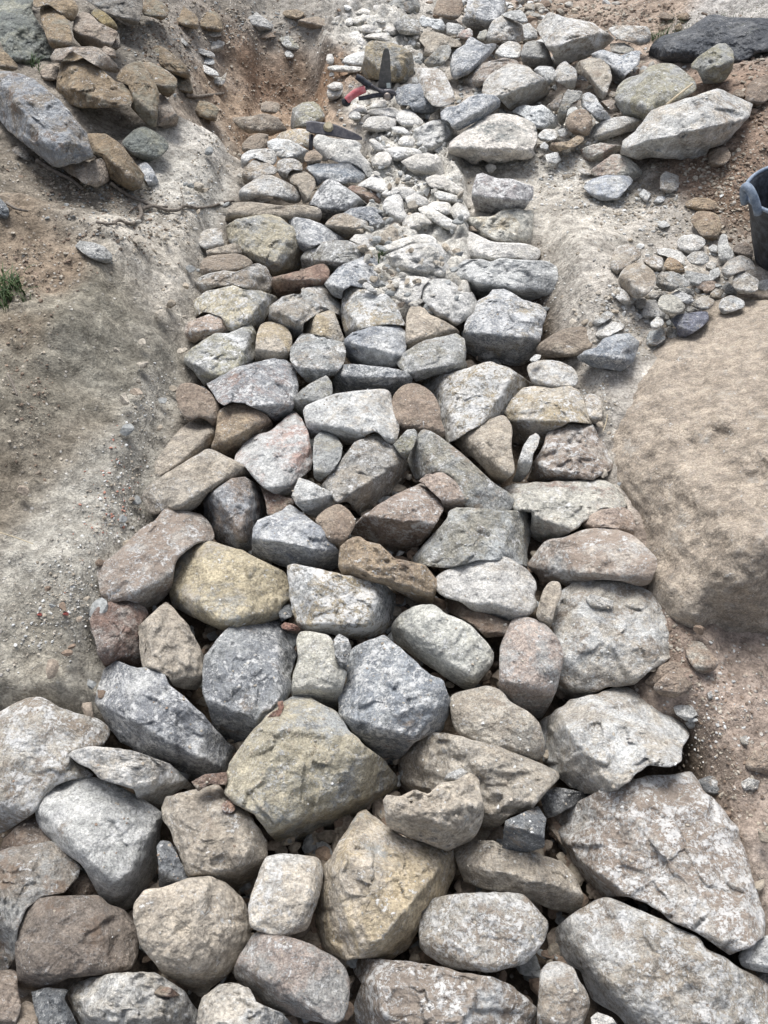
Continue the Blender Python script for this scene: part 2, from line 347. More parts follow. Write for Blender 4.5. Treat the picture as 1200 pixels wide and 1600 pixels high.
def make_stone(idx, spec, label, pts):
    tk = spec.split(); tile, shp, cc = tk[0], tk[1], tk[2]
    facets, lift, mort, big = [], 0.0, False, False
    for k in tk[3:]:
        if k == '-': continue
        if k == 'm': mort = True
        elif k == 'b': big = True
        elif ':' in k:
            for f in k.split(','): facets.append(tuple(float(x) for x in f.split(':')))
        elif k[0] == 'l': lift = float(k[1:])
    ox, oy, sc = TILES[tile]
    P = np.array([[float(q) for q in p.split(',')] for p in pts.split()])/sc + np.array([ox, oy])
    if not facets: facets = [(262., .18, 1.2)]
    rng = np.random.default_rng(idx*7+3)
    area = .5*np.sum(P[:, 0]*np.roll(P[:, 1], -1)-np.roll(P[:, 0], -1)*P[:, 1])
    if area < 0: P = P[::-1]                       # now positive in y-down pixels
    psz = math.sqrt(abs(area)); dome = big and cc in ('rk', 'rl')
    if dome: P = P.mean(0) + (P-P.mean(0))*1.24
    M = int(np.clip(psz*.85, 36, 190)); K = int(np.clip(psz*.26, 10, 56)); J = 8
    if big: M = 240; K = 80
    ang = shp in 'ak'
    if not big and not mort: P = simplify(P, psz*((.028 if ang else .020) if psz < 150 else .015))
    if not big: P = P.mean(0) + (P-P.mean(0))*(1.12 if mort else 1.028)
    B = smooth_outline(P, M, .05 if ang else (1.0 if big else .30), psz*(.0062 if ang else .0034), rng)
    c = poly_center(B); ctr = B.mean(0)
    dep = lift + .02 + (rng.uniform(-.008, .008) if not big else 0)
    if mort: dep = .046
    slope_side = tile in ('Y', 'Z', 'Z2', 'a', 'X', 'V', 'T') or (tile == 'F' and lift > 0 and P[:, 0].mean() > 1000)
    fl = relief if slope_side and not big else level
    d0 = float(hit(ctr[:1], ctr[1:2], dep, fl)[0])
    if slope_side and lift <= .05 and not big: dep = min(dep, .40*psz*d0/FPX + .004)
    d0 = float(hit(ctr[:1], ctr[1:2], dep, fl)[0])
    if tile in 'ABDEF' and lift >= .07 and psz < 60:          # chips lying on another stone
        dg_ = bpy.context.evaluated_depsgraph_get()
        ok_, lo_, no_, _i, ob_, _m = scn.ray_cast(dg_, CAM.tolist(), rays(ctr[0], ctr[1]).tolist())
        if ok_: d0 = float(np.linalg.norm(np.array(lo_)-CAM)) - .65*psz*d0/FPX - .004
    m2 = d0/FPX; L = psz*m2
    a = math.asin(-rays(ctr[0], ctr[1])[2])
    slope = min(.8/math.tan(a), 1.05) if shp != 's' else min(.9/math.tan(a), 1.25)
    tt = 1-(1-np.linspace(0, 1, K+1)[1:])**1.45
    UVp = [c[None]] + [c + t*(B-c) for t in tt]; S = np.concatenate([[0.0]] + [np.full(M, t) for t in tt])
    UV = np.concatenate(UVp)
    u = (UV[:, 0]-ctr[0])*m2; v = -(UV[:, 1]-ctr[1])*m2
    tx, ty = rng.normal(0, .15, 2)
    w = u*tx + v*(-slope+ty)
    bu = (B[:, 0]-ctr[0])*m2; bv = -(B[:, 1]-ctr[1])*m2
    fl_ = list(facets)
    if shp in 'ak':
        for _ in range(3): fl_.append((rng.uniform(0, 360), rng.uniform(.02, .06), rng.uniform(.8, 2.0)))
        for _ in range(2): fl_.append((rng.uniform(0, 360), rng.uniform(.25, .55), rng.uniform(.30, .65)))
    elif not big and not mort: fl_.append((rng.uniform(0, 360), rng.uniform(.2, .5), rng.uniform(.25, .5)))
    if False:
        pass
    for q_, (an, fr, st) in enumerate(fl_):
        st = st*(1.5 if q_ < len(facets) else 1.0)
        an = math.radians(an + rng.uniform(-4, 4)); ex, ey = math.cos(an), math.sin(an)
        pr = bu*ex + bv*ey; mx, mn = pr.max(), pr.min()
        q = u*ex + v*ey + L*.018*fbm(p3(u/L*4, v/L*4, idx*3.1), 3, 11)*(1 if ang else .6)
        w = w - st*softp(q-(mx-fr*(mx-mn)), L*(.003 if ang else .022))
    # broken form: the lower envelope of a few tilted planes, then small flat chips
    npl, gp = (4, .85) if ang else (5, .52)
    env = None
    for k in range(npl):
        th_ = 6.283*(k+rng.uniform(-.4, .4))/npl; gm = gp*rng.uniform(.5, 1.4); g = gm*np.array([math.cos(th_), math.sin(th_)])
        pl = -(g[0]*u + g[1]*v) + gm*rng.uniform(.27 if ang else .20, .47 if ang else .42)*L + .008*L*fbm(p3(u/L*5, v/L*5, idx*3.7+k), 3, 90+k)
        env = pl if env is None else -(softp(pl-env, L*(.0025 if ang else .02)) - pl)
    env = -(softp(env-.0, L*(.003 if ang else .02)) - env)
    w = w + env
    if ang and rng.random() < .6:            # bedding steps
        th_ = rng.uniform(0, 6.283); tq = (u*math.cos(th_)+v*math.sin(th_))/(L*rng.uniform(.16, .34)) + .5*fbm(p3(u/L*3.5, v/L*3.5, idx*8.8), 4, 83, .6)
        fr_ = tq - np.floor(tq); w = w + L*.015*(fr_ - sst(.90, 1.0, fr_))*sst(-.2, .5, vnoise(p3(u/L*2.5, v/L*2.5, idx*7.7), 85))
    for (nc, gs, hs_, sg) in ((9, .07, .005, .02), (34, .20, .0035, .010)) if ang else ((8, .10, .004, .06), (26, .11, .002, .03)):
        cs = rng.uniform(-.6, .6, (nc, 2))*L; gg = rng.normal(0, gs, (nc, 2)); hh = rng.normal(0, hs_, nc)*L
        jx = .02*L*fbm(p3(u/L*7, v/L*7, idx*4.4), 4, 81); jy = .02*L*fbm(p3(u/L*7, v/L*7, idx*6.4), 4, 82)
        du = u[:, None]+jx[:, None]-cs[:, 0]; dv = v[:, None]+jy[:, None]-cs[:, 1]
        d2 = (du*du+dv*dv)/(sg*L)**2*.5; wg = np.exp(-(d2-d2.min(1, keepdims=True))*.5); wg /= wg.sum(1, keepdims=True)
        w = w + (wg*(hh+np.clip(du*gg[:, 0]+dv*gg[:, 1], -.03*L, .03*L))).sum(1)
    if dome: w = w - .26*L*S**2.4
    pe, Te = dict(a=(22., .035), r=(9.0, .085), k=(7., .11), s=(2.3, .22))[shp]
    w = w - Te*L*(1-np.sqrt(np.clip(1-S**pe, 0, 1)))
    if mort: Te = .22
    nl = fbm(p3(u/L*2.2, v/L*2.2, idx*1.7), 3, 21); nm = fbm(p3(u/L*8, v/L*8, idx*2.3), 4, 31, .55)
    A1, A2 = dict(a=(.006, .011), r=(.018, .011), k=(.060, .034), s=(.040, .024))[shp]
    w = w + L*(A1*nl + A2*nm)
    if ang: w = w + L*.010*(1-2*np.abs(fbm(p3(u/L*4, v/L*4, idx*5.9), 4, 51)))
    if mort: A1, A2 = .07, .035; w = w + L*.04*nl + L*.02*nm
    if shp == 'k':
        h = fbm(p3(u/L*6, v/L*6, idx*9.1), 2, 41); w = w - L*.07*sst(.35, .75, h)
    if mort: w = w - .02*S**2
    if big: w = w + .022*fbm(p3(u*5, v*5, idx*1.9), 5, 63, .58) - .03*np.abs(fbm(p3(u*3.2, v*3.2, idx*2.9), 3, 64))*(cc in ('rl', 'ge', 'sl'))
    # absolute-scale grain so near stones stay crisp
    w = w + .0014*fbm(p3(u*130, v*130, idx*1.1), 3, 61, .65)
    w = w - np.median(w[S < .6])*.7
    D = rays(UV[:, 0], UV[:, 1]); X = CAM + D*(d0-w)[:, None]
    wr = w[-M:]; Tb = L*(.5 if not big else .35)
    if min(bu.max()-bu.min(), bv.max()-bv.min()) < .6*L: Tb *= .75
    if psz*m2 < .05: Tb = L*.6
    rings = []
    for j in range(1, J+1):
        ph = j/J*math.pi/2; scx = max(math.cos(ph)**.55, .0)
        if j == J: break
        Bp = c + (B-c)*scx
        wj = wr*(1-j/J*.8) + wr.mean()*(j/J*.8) - Tb*math.sin(ph)
        wj = wj + L*.03*fbm(p3((Bp[:, 0]-ctr[0])*m2/L*3, (Bp[:, 1]-ctr[1])*m2/L*3, idx+j*.5), 2, 71)*(j/J)
        rings.append(CAM + rays(Bp[:, 0], Bp[:, 1])*(d0-wj)[:, None])
    endp = CAM + rays(c[0], c[1])*(d0-(wr.mean()-Tb))
    X = np.concatenate([X] + rings + [endp[None]])
    R = K + len(rings); k = np.arange(M); k2 = (k+1) % M
    tri0 = np.stack([np.zeros(M, int), 1+k2, 1+k], 1)
    q = [np.stack([1+r*M+k, 1+r*M+k2, 1+(r+1)*M+k2, 1+(r+1)*M+k], 1) for r in range(R-1)]
    e = len(X)-1; tri1 = np.stack([1+(R-1)*M+k, 1+(R-1)*M+k2, np.full(M, e)], 1)
    tri = np.concatenate([tri0, tri1]); q = np.concatenate(q)
    base = X.mean(0).copy(); base[2] = X[:, 2].min()
    nm_ = 'bedrock' if big and cc in ('rk', 'rl', 'ge', 'sl') else ('boulder' if L > .33 or big else 'stone')
    o = mesh_obj(nm_, X, tri, M_STONE, base, quads=q)
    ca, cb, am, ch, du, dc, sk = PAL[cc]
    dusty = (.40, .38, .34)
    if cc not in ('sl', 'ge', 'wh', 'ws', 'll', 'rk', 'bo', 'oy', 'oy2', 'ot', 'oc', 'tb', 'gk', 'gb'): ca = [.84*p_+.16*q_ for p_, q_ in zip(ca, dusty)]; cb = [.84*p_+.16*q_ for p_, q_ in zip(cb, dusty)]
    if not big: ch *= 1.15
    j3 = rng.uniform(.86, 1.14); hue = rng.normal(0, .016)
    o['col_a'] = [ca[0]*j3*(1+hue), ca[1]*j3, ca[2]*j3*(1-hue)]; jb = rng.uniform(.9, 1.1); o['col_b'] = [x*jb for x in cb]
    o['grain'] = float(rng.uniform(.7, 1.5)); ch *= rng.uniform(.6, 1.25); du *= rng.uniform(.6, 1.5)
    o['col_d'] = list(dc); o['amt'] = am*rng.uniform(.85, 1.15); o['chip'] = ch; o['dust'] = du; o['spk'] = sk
    if mort: grp = 'white mortared lumps of the old wall'
    elif tile in 'X': grp = 'small rubble heaped beside the bucket'
    elif tile in ('Y', 'Z', 'a', 'Z2'): grp = 'stones lying on the left slope'
    elif tile in ('O', 'S', 'T', 'V', 'U', 'N', 'M'): grp = 'stones piled at the upper right'
    else: grp = 'rubble stones filling the wall trench'
    tag(o, label, 'bedrock' if nm_ == 'bedrock' else nm_, None if nm_ == 'bedrock' else grp)
    return o
STONES = r"""
A r gl 330:.22:1.6,225:.2:1.2|large smooth pale grey stone shaped like a rounded triangle, pointing down at lower left|170,200 205,120 290,65 370,42 440,50 540,80 600,110 690,165 765,225 745,280 745,400 740,500 735,560 640,590 640,640 580,658 510,640 470,600 440,540 385,450 300,390 215,310 180,260
A a tn 285:.33:1.8|boxy tan stone with a tiny brown cube lying on its flat top|765,190 785,140 860,118 930,110 1010,78 1060,120 1110,170 1180,240 1245,340 1250,420 1215,520 1190,590 1165,640 1080,580 1000,530 880,505 845,420 800,290 770,250
A r tn -|big round tan boulder with dimples near the lower left corner|630,690 635,640 680,575 770,562 880,525 980,512 1060,545 1130,610 1165,680 1170,790 1130,880 1060,970 980,1030 920,1052 860,1020 760,950 700,880 660,820 640,760
A a gd -|narrow dark wedge between the grey triangle stone and the round tan boulder|735,370 755,340 800,350 850,440 885,515 830,530 780,560 745,555 745,470
A a bg 200:.3:1|brown stone with a pale grey crust on its left side, left edge low down|-30,410 60,375 150,365 250,350 300,400 372,465 360,515 300,585 200,605 125,660 85,760 75,880 30,950 -30,960
A r bd 270:.2:1.4|mud-brown blocky stone with white and dark red spots at lower left|125,660 180,612 270,610 380,608 455,600 500,640 580,670 630,740 645,800 640,880 610,940 540,960 440,975 330,980 270,1000 220,1030 150,1045 100,1080 88,1020 78,880 80,760
A k dw 270:.3:1|low white-crusted stone carrying a flat pink chip on the bottom edge|325,1060 350,1010 400,990 520,965 620,968 720,960 800,1000 850,1040 890,1100 930,1150 940,1230 880,1260 500,1260 400,1220 345,1130
A k wt -|knobbly pale stone with a blue-grey bump cut by the bottom edge|930,1150 950,1075 1030,1020 1100,1008 1170,1035 1200,1095 1260,1125 1320,1150 1370,1210 1360,1270 920,1270
A r bd -|dark brown stone in the very bottom left corner|-30,960 75,950 85,1050 100,1120 60,1230 -30,1230
A a gd -|brown-grey stone wedged under the mud-brown block at the bottom|150,1050 230,1030 320,1040 300,1080 340,1160 370,1220 200,1240 160,1120
A r di -|small grey-tan nub at the bottom edge near the left corner|60,1200 80,1130 120,1090 160,1110 185,1180 190,1260 50,1260
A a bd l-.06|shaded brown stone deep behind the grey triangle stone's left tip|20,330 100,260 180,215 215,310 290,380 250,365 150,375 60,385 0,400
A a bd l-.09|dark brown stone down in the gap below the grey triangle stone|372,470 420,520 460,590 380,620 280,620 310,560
A a rb l.07|flat pinkish chip resting on the white-crusted bottom stone|703,1045 745,1020 800,1030 845,1065 810,1075 750,1070
D r dw 240:.2:1|large rounded tan boulder with white patch entering from the left edge|-40,680 0,655 60,610 130,580 200,575 280,625 350,640 450,670 510,710 515,750 470,800 330,830 340,870 400,900 440,935 370,945 290,965 205,1030 170,1100 100,1150 30,1190 -40,1190
D a wt 280:.35:1.5|long white bird-shaped stone with ochre broken end at left|325,840 350,820 430,800 540,808 620,820 700,845 790,880 830,925 880,960 905,990 880,1010 860,990 780,1040 760,1100 700,1070 640,1040 630,1000 560,985 470,950 430,905 370,880
D a gb 240:.33:1.5|long blue-grey stone with brown hollows slanting down to the diamond boulder|430,560 445,510 490,450 545,402 600,415 650,440 700,432 770,460 800,520 880,580 950,650 1000,710 1050,770 1110,815 1075,880 1070,920 960,935 900,965 850,920 810,880 720,865 650,830 620,800 570,780 520,720 470,650 435,610
D a rs -|rust-red and grey stone tucked at the left edge of the trench|422,210 455,150 540,115 600,112 680,150 695,180 650,240 665,320 655,400 660,435 600,415 545,400 500,430 460,370 450,300 430,260
D a tn 280:.15:1.4,190:.2:1|cream-tan five-sided stone right of the rust-red stone|650,240 700,190 780,125 830,170 880,230 920,310 950,370 940,440 945,500 920,530 870,530 810,510 790,470 730,440 670,430 660,340
D a gk 250:.25:1.6,0:.2:1.2|large dark blue-grey stone with white scratches, left of the cream pebbly stone|955,430 960,370 1020,290 1080,240 1180,210 1250,205 1300,185 1325,230 1380,270 1390,370 1360,470 1365,520 1340,580 1300,610 1240,670 1180,740 1110,805 1060,760 1000,710 985,610 955,550
D a rb l.03|thin dark red-brown shard sticking out left of the diamond boulder|900,965 960,930 1065,920 1060,980 980,975 930,1010
D a rb l.1|tiny brown cube lying on the boxy tan stone|1040,1070 1070,1045 1105,1060 1100,1100 1065,1120 1040,1095
G a oc 270:.2:1.5,330:.2:1|wide grey stone with ochre and purple tints right of the ochre oval|200,740 250,728 380,750 450,770 520,800 600,820 700,830 800,855 860,900 910,965 880,1020 860,1100 830,1140 780,1140 700,1175 620,1190 500,1165 400,1150 300,1130 260,1090 240,1000 215,930 205,820
E r cr 270:.3:1.3|small cream stone left of the big cracked grey stone|175,460 200,390 190,300 210,262 290,268 350,290 375,350 400,430 425,450 400,530 385,600 365,640 310,600 240,575 170,570
E a gd l.03|small grey shard with rusty edge leaning on the cream stone|365,300 390,270 430,295 447,335 430,400 420,440 395,430 370,370
E a og 292:.24:1.9,240:.12:1,120:.15:.6|largest diamond-shaped boulder, grey with ochre face, lower centre|-140,1000 -125,880 -90,830 0,720 60,670 130,600 190,565 240,565 300,600 380,650 450,740 540,830 620,900 665,965 650,1010 580,1040 535,1085 480,1140 400,1210 330,1250 240,1312 150,1305 80,1220 40,1170 0,1110 -90,1065 -140,1020
E a gk 250:.3:1.2,320:.15:1.2|big cracked blue-grey stone right above the diamond boulder|385,620 395,560 430,490 440,430 432,370 460,335 530,305 600,282 640,310 690,360 760,410 810,460 870,490 900,560 910,600 880,660 870,720 800,740 740,770 700,820 660,870 630,900 560,840 500,770 430,690 390,650
E r cr 235:.28:1.6,310:.1:1|whitish elongated block slanting down to the right, centre right|640,230 690,175 760,140 840,138 890,180 950,200 1010,240 1070,300 1110,360 1105,410 1060,470 1010,530 960,520 920,490 850,440 800,410 740,370 680,330 645,290
E r tn 270:.1:1|smooth sandy-brown cushion-shaped stone below the pinkish upright stone|910,580 940,550 1020,535 1090,518 1150,540 1190,590 1280,640 1325,690 1350,780 1350,830 1310,865 1230,850 1140,810 1040,775 960,745 930,700 915,640
H r wt 265:.22:1.6|pale cream domed stone overhanging a brown one, right of the bone-shaped stone|-75,820 -40,785 60,730 180,700 260,690 350,680 430,720 490,760 540,830 550,880 530,920 555,970 530,1020 480,1050 440,1075 400,1100 330,1070 250,1045 150,1010 90,960 0,940 -60,900
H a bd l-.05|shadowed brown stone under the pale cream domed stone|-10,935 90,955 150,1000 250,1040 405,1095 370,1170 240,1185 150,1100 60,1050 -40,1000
E k tn 250:.2:1.2|broad tan rough stone behind the knobbly one with a chip on top|665,970 680,870 740,780 800,742 880,742 960,755 1040,780 1140,800 1230,850 1310,875 1400,915 1408,945 1360,1020 1290,1085 1190,1120 1140,1170 1060,1195 1000,1100 800,1025 700,1010
B k tn 250:.3:1 l.05|knobbly two-humped tan stone in front of the broad rough one|600,150 620,125 680,135 750,100 810,125 870,70 930,60 1000,25 1040,50 1050,100 1065,220 1040,290 1000,340 900,385 850,360 740,330 690,310 620,270 605,210
B a wt l.13|small pale flat chip lying on top of the knobbly tan stone|880,55 900,25 960,0 995,20 960,50 900,60
B a ot 320:.22:1.5,170:.16:1.3|big tan and ochre faceted boulder at bottom centre|255,740 290,620 310,540 330,460 400,360 440,290 480,220 520,205 560,230 620,290 680,330 760,350 860,370 930,410 935,470 900,560 890,600 820,620 770,670 760,760 700,850 640,890 560,880 480,885 420,895 350,860 280,800
B r dw 350:.15:1|small brown cube-like stone with a white upper corner|-35,680 -30,630 0,560 20,480 50,420 120,405 200,410 280,420 310,470 305,560 280,640 260,700 240,750 140,785 60,775 -20,745
B r pk 235:.25:1.8|oval grey-pink stone with a dark underside at the bottom centre|-95,930 -50,860 0,775 80,790 150,795 260,830 350,880 410,930 435,1000 430,1100 400,1180 340,1200 250,1180 150,1150 60,1110 -10,1060 -90,990
B r dw 250:.1:1|rounded oblong pale tan stone at the lower right centre|765,690 790,640 850,610 960,590 1100,585 1200,588 1260,600 1310,655 1362,725 1350,800 1310,860 1250,915 1180,930 1100,955 1000,950 900,930 850,890 780,850 765,780
B a tn 260:.45:1.2 l-.02|flat tan wedge stone with one white corner, tilting to the right|925,370 960,342 1030,335 1120,345 1200,390 1320,400 1430,440 1500,520 1528,600 1520,650 1480,678 1380,660 1250,600 1150,580 1050,560 980,530 950,460
C a gd 250:.5:1.5 l.03|small blue-grey block wedged left of the giant slab's tip|0,235 50,210 120,182 160,240 150,300 150,370 90,390 0,400 -45,390 -40,300 -30,250
B a db 190:.2:1.5|mud-covered stone with blue-white rim at the bottom edge centre|460,910 500,890 600,895 700,905 800,915 880,930 960,960 1100,980 1200,1030 1260,1080 1315,1130 1290,1200 1270,1260 450,1260 460,1130 500,1010 465,960
C a ds 235:.12:2|giant flat brown slab with reddish tip at the lower right|155,280 200,230 300,170 400,120 500,95 540,65 640,45 740,35 835,28 870,80 900,130 970,180 1050,280 1100,420 1130,560 1150,600 1170,680 1165,780 1120,820 1010,865 930,810 860,760 750,720 640,630 560,600 480,600 440,600 380,560 310,490 250,430 200,370
C r dw 210:.18:1.5|huge pale blotchy boulder in the bottom right corner|190,830 210,770 270,700 350,660 450,612 520,640 620,690 740,745 860,790 900,850 1000,890 1060,940 1160,990 1230,1050 1260,1260 600,1260 500,1150 380,1080 350,1000 330,950 250,920 200,880
C r dw -|small upright egg-shaped stone left of the huge blotchy boulder|135,960 170,915 220,908 290,940 310,990 350,1050 365,1110 330,1200 290,1260 120,1260 125,1100
C r gl -|grey rounded stone at the right edge under the giant slab|1060,880 1120,820 1190,785 1240,800 1240,960 1140,950 1080,930
C r gd l-.05|sliver of grey stone at the right edge beside the huge blotchy boulder|1140,950 1240,965 1240,1020 1180,1010
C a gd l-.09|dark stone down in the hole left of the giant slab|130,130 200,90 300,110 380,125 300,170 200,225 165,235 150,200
C a wt -|little pale stone poking out at the bottom edge right of the egg-shaped one|370,1170 400,1145 470,1170 500,1220 380,1240
F a gp 260:.12:1.8|very large pale slab with two thin flakes on top, right side|190,230 205,160 235,80 290,40 400,0 431,-12 460,10 510,8 600,50 650,90 700,120 790,150 820,180 832,260 800,320 760,360 700,410 630,450 580,505 500,510 430,520 350,560 270,580 215,530 225,460 235,380 215,290
F a wt l.1|thin pale oval flake lying on the very large pale slab|345,110 370,85 420,100 475,115 470,150 430,160 370,145
F a wt l.1|small broken flake at the right corner of the very large pale slab|690,130 720,110 785,145 740,155 700,150
F r pk 250:.3:1.2|upright pinkish stone left of the very large pale slab|-55,340 -20,260 0,215 30,200 80,198 150,225 210,290 240,370 225,440 215,510 180,590 130,670 90,640 0,610 -55,560 -60,450
F r tn -|narrow tan peg squeezed between the cream dome and the pale slab|115,170 150,60 180,25 225,30 232,90 205,150 190,200 180,245 150,225 115,195
F a gp 220:.3:1.2|pale boulder with a red streak and brown left side, under the pale slab|135,690 200,640 280,585 400,560 480,520 560,530 640,540 700,590 760,650 830,720 825,760 790,800 790,860 740,895 640,885 560,940 500,990 400,1020 330,1010 270,980 210,920 150,870 155,780 140,730
F r bw l.04|round brown stone with white right end on the dirt at right|810,330 850,305 890,310 930,360 970,400 950,440 900,460 860,440 825,390
F r br l.03|lumpy brown clod below the round brown-and-white stone|660,520 720,460 780,430 850,440 862,490 820,540 760,570 700,560
F r br l.01|brown clod half hidden under the very large pale slab|620,500 680,430 740,400 800,410 780,440 720,460 660,530
F a gl l.03|small pale angular stone on the brown dirt at right|755,610 820,575 865,600 870,650 820,680 770,650
F a wt l.02|tiny white stone just below the small pale angular one|810,690 835,670 862,680 855,715 830,715
F r wt l.02|tiny white egg-shaped pebble on the brown dirt at right|915,550 935,538 942,570 925,580
F a gd l.02|small grey stone embedded in dirt above the giant slab|870,960 930,935 1000,950 1015,1000 980,1040 910,1015
F a wt l.02|small whitish stone in dirt near the right edge above the giant slab|1070,970 1110,945 1160,960 1150,1000 1090,1005
F a wt l.02|small white chip in the dirt halfway up the right brown patch|1065,760 1100,745 1110,790 1080,795
F r br l.02|big soft brown dirt clod at the right edge above the giant slab|1090,880 1130,830 1230,800 1240,940 1170,930 1110,910
H a gn 190:.12:1.4,355:.08:1.5|square grey-green slab tilted flat, right of the centre|-230,700 -170,620 -90,540 0,440 10,400 60,380 130,390 250,400 400,395 530,400 530,430 515,560 490,650 495,740 440,730 350,700 250,700 180,705 100,725 0,745 -100,740
Q r gn 220:.35:1.2|long smooth grey-tan stone curving down to the right like a claw|745,890 790,790 830,700 860,688 930,720 1000,780 1080,830 1150,890 1210,950 1270,1010 1330,1050 1405,1100 1400,1170 1370,1195 1250,1205 1110,1190 1080,1080 1030,990 980,960 900,960 830,1000 790,990 780,940
Q a tp 270:.35:1.6|small pinkish-brown stone below the claw-shaped stone|820,1010 870,965 970,955 1030,995 1080,1060 1105,1140 1100,1190 1020,1230 970,1190 960,1130 890,1060 850,1025
H k wr 250:.35:1.8|long cream stone full of holes and rust stains on the right edge|350,250 430,225 560,210 700,215 850,210 960,200 1040,240 1090,300 1110,370 1000,390 900,430 840,460 820,490 740,540 600,620 500,620 520,500 530,400 400,390 400,300
H a tp l.03|flat pinkish-tan wedge with a grey stripe at the right end|830,465 890,420 960,385 1090,370 1145,400 1170,490 1155,545 1080,515 1000,495 860,508
H r pd 265:.3:1.4|long dusty pink-brown speckled stone above the very large pale slab|500,740 530,690 600,600 650,570 740,560 830,520 950,500 1050,510 1150,550 1200,590 1290,680 1300,740 1280,800 1250,850 1180,860 1080,830 980,830 920,820 840,840 740,865 700,830 620,840 590,890 570,800
R k pd 260:.25:1.5|knobbly dusty purple-tan stone with pits on the right edge|500,1000 520,950 550,870 600,790 620,710 680,670 760,630 850,640 900,660 940,730 1000,790 1035,860 1020,930 960,970 900,1000 830,990 700,1010 600,1005
R a ot 265:.48:1.6|yellow-tan stone with a dark shaded front, upper right of the trench|350,580 400,500 470,430 550,415 650,430 760,415 810,440 830,500 870,570 900,650 850,640 760,635 680,670 620,710 600,770 550,830 500,830 450,830 400,810 395,700 400,640
R a oc 325:.22:1.4,200:.18:1|large stone with yellow ochre crystal face and purple veins|-180,400 -100,350 0,340 60,310 180,280 260,262 310,280 380,305 450,350 525,400 490,420 430,460 380,530 340,590 250,620 180,660 90,710 20,770 0,770 -20,700 -60,600 -80,500 -100,460
R r tn 225:.25:1.5,275:.12:1|smooth cream-tan triangular stone with white scratches|40,775 100,710 200,650 340,595 370,620 400,680 395,790 410,870 415,940 370,990 320,1025 270,990 230,930 160,860 90,810
R a wt 270:.4:1|slim white spike of stone standing beside the knobbly purple-tan one|440,880 470,790 510,730 545,710 575,730 560,790 530,840 525,900 500,960 460,1010 400,1010 430,940
R r gp 260:.15:1.2|pale half-buried stone at the right trench edge below the tall grey block|495,290 530,265 600,250 700,260 780,300 810,350 800,410 700,425 600,420 530,400 505,340
R a gb 260:.3:1.4 l.08|light blue angular stone pointing left, below the rubble heap|810,230 860,190 930,170 970,120 1050,90 1130,85 1195,140 1170,200 1150,270 1080,320 980,310 900,290 850,265 820,250
R r wt l.02|tiny tan pebble above the pale half-buried stone|510,250 545,215 582,220 570,250 530,265
R r dw l.02|pale lump on the slope right of the yellow-tan stone|850,500 880,460 950,480 965,560 960,620 920,655 880,610 860,560
Q r wt 262:.25:1.8|chunky white block in the middle of the trench|105,590 110,540 200,510 300,465 400,455 500,445 590,432 640,460 645,530 680,610 690,680 680,740 650,782 600,750 560,700 520,700 440,760 400,780 340,770 330,740 240,690 190,710 150,755 130,700
Q a gk 265:.6:1.6|low blue-grey stone lying behind the chunky white block|280,400 290,350 320,285 400,277 520,290 640,300 740,325 775,360 765,400 700,430 650,470 600,440 500,440 400,455 290,465
Q r br -|earth-brown rounded stone right of the chunky white block|645,520 670,460 720,410 790,398 860,425 910,470 950,550 950,620 980,700 980,745 900,710 850,685 820,710 790,680 740,690 690,720 690,660 650,590
Q a on l.01|little olive-grey stone in the crack below the earth-brown stone|660,780 700,730 740,690 790,682 810,710 790,780 750,850 730,875 700,830
Q a gt 300:.38:1.6|large grey and tan pyramid-shaped stone at the centre|210,1035 280,930 350,850 420,770 500,730 570,705 620,750 700,820 760,900 788,960 760,1030 700,1070 600,1120 500,1185 450,1225 420,1190 380,1130 300,1140 280,1090
Q a gn -|small grey upright stone left of the pyramid-shaped stone|155,850 165,740 210,695 260,700 310,730 338,790 330,860 290,930 240,980 200,1010 165,980
Q a wt 280:.45:1.4 l.02|small bright white stone left below the pyramid-shaped stone|25,1100 70,985 150,1015 220,1050 290,1090 300,1140 240,1180 170,1240 100,1200 50,1150
G r br -|small round brown stone under the pyramid-shaped stone|370,450 440,380 520,350 580,390 625,455 600,520 560,580 520,630 470,600 420,520
G a tp 262:.5:1.7|brown block with a pinkish dusty top, right of centre|620,480 660,430 760,360 880,290 1030,225 1090,280 1160,340 1165,390 1130,470 1080,550 1010,610 960,695 900,680 830,650 760,600 700,590 610,550
G k tb 250:.3:1.5 l.03|knobbly orange-tan bone-shaped stone with holes|525,700 530,620 590,570 650,555 700,590 770,600 820,650 870,690 960,700 1050,730 1100,780 1130,830 1115,900 1100,970 1020,975 960,930 910,910 860,880 830,860 700,830 600,815 550,800 520,740
G a gb 262:.38:1.7|wide blue-grey stone with a peaked top above the ochre oval|-20,660 -15,500 10,455 160,400 215,360 290,400 330,440 400,490 440,560 490,610 515,650 515,720 520,800 450,760 380,745 300,730 200,745 150,735 60,700 0,680
P r oy 235:.15:1.6,285:.12:1.4|big egg-shaped boulder with a yellow ochre face|665,850 690,740 740,670 820,600 900,582 1000,610 1100,640 1200,690 1280,725 1360,770 1398,820 1405,940 1350,990 1340,1060 1240,1080 1120,1110 1030,1145 930,1110 830,1050 740,1020 690,990 675,920
G a gd l-.06|small grey stone in the gap right under the egg-shaped boulder|140,1000 200,970 235,1010 225,1050 160,1085 145,1050
G a rr l-.02|tiny orange-red shard above the small cream stone|155,1110 180,1090 240,1100 280,1130 270,1145 200,1140 165,1130
E a rr l.08|tiny red leaf-like shard at the top of the diamond boulder|50,665 80,635 105,625 100,590 125,585 130,610 120,640 90,685 60,688
P r tn 300:.25:1.6|long tan loaf-shaped stone lying diagonally at the left edge|495,290 520,250 580,200 700,130 800,60 880,15 920,12 990,45 1060,85 1130,120 1175,180 1090,185 1010,210 950,240 880,300 860,340 790,395 700,390 640,385 570,420 530,400 505,350
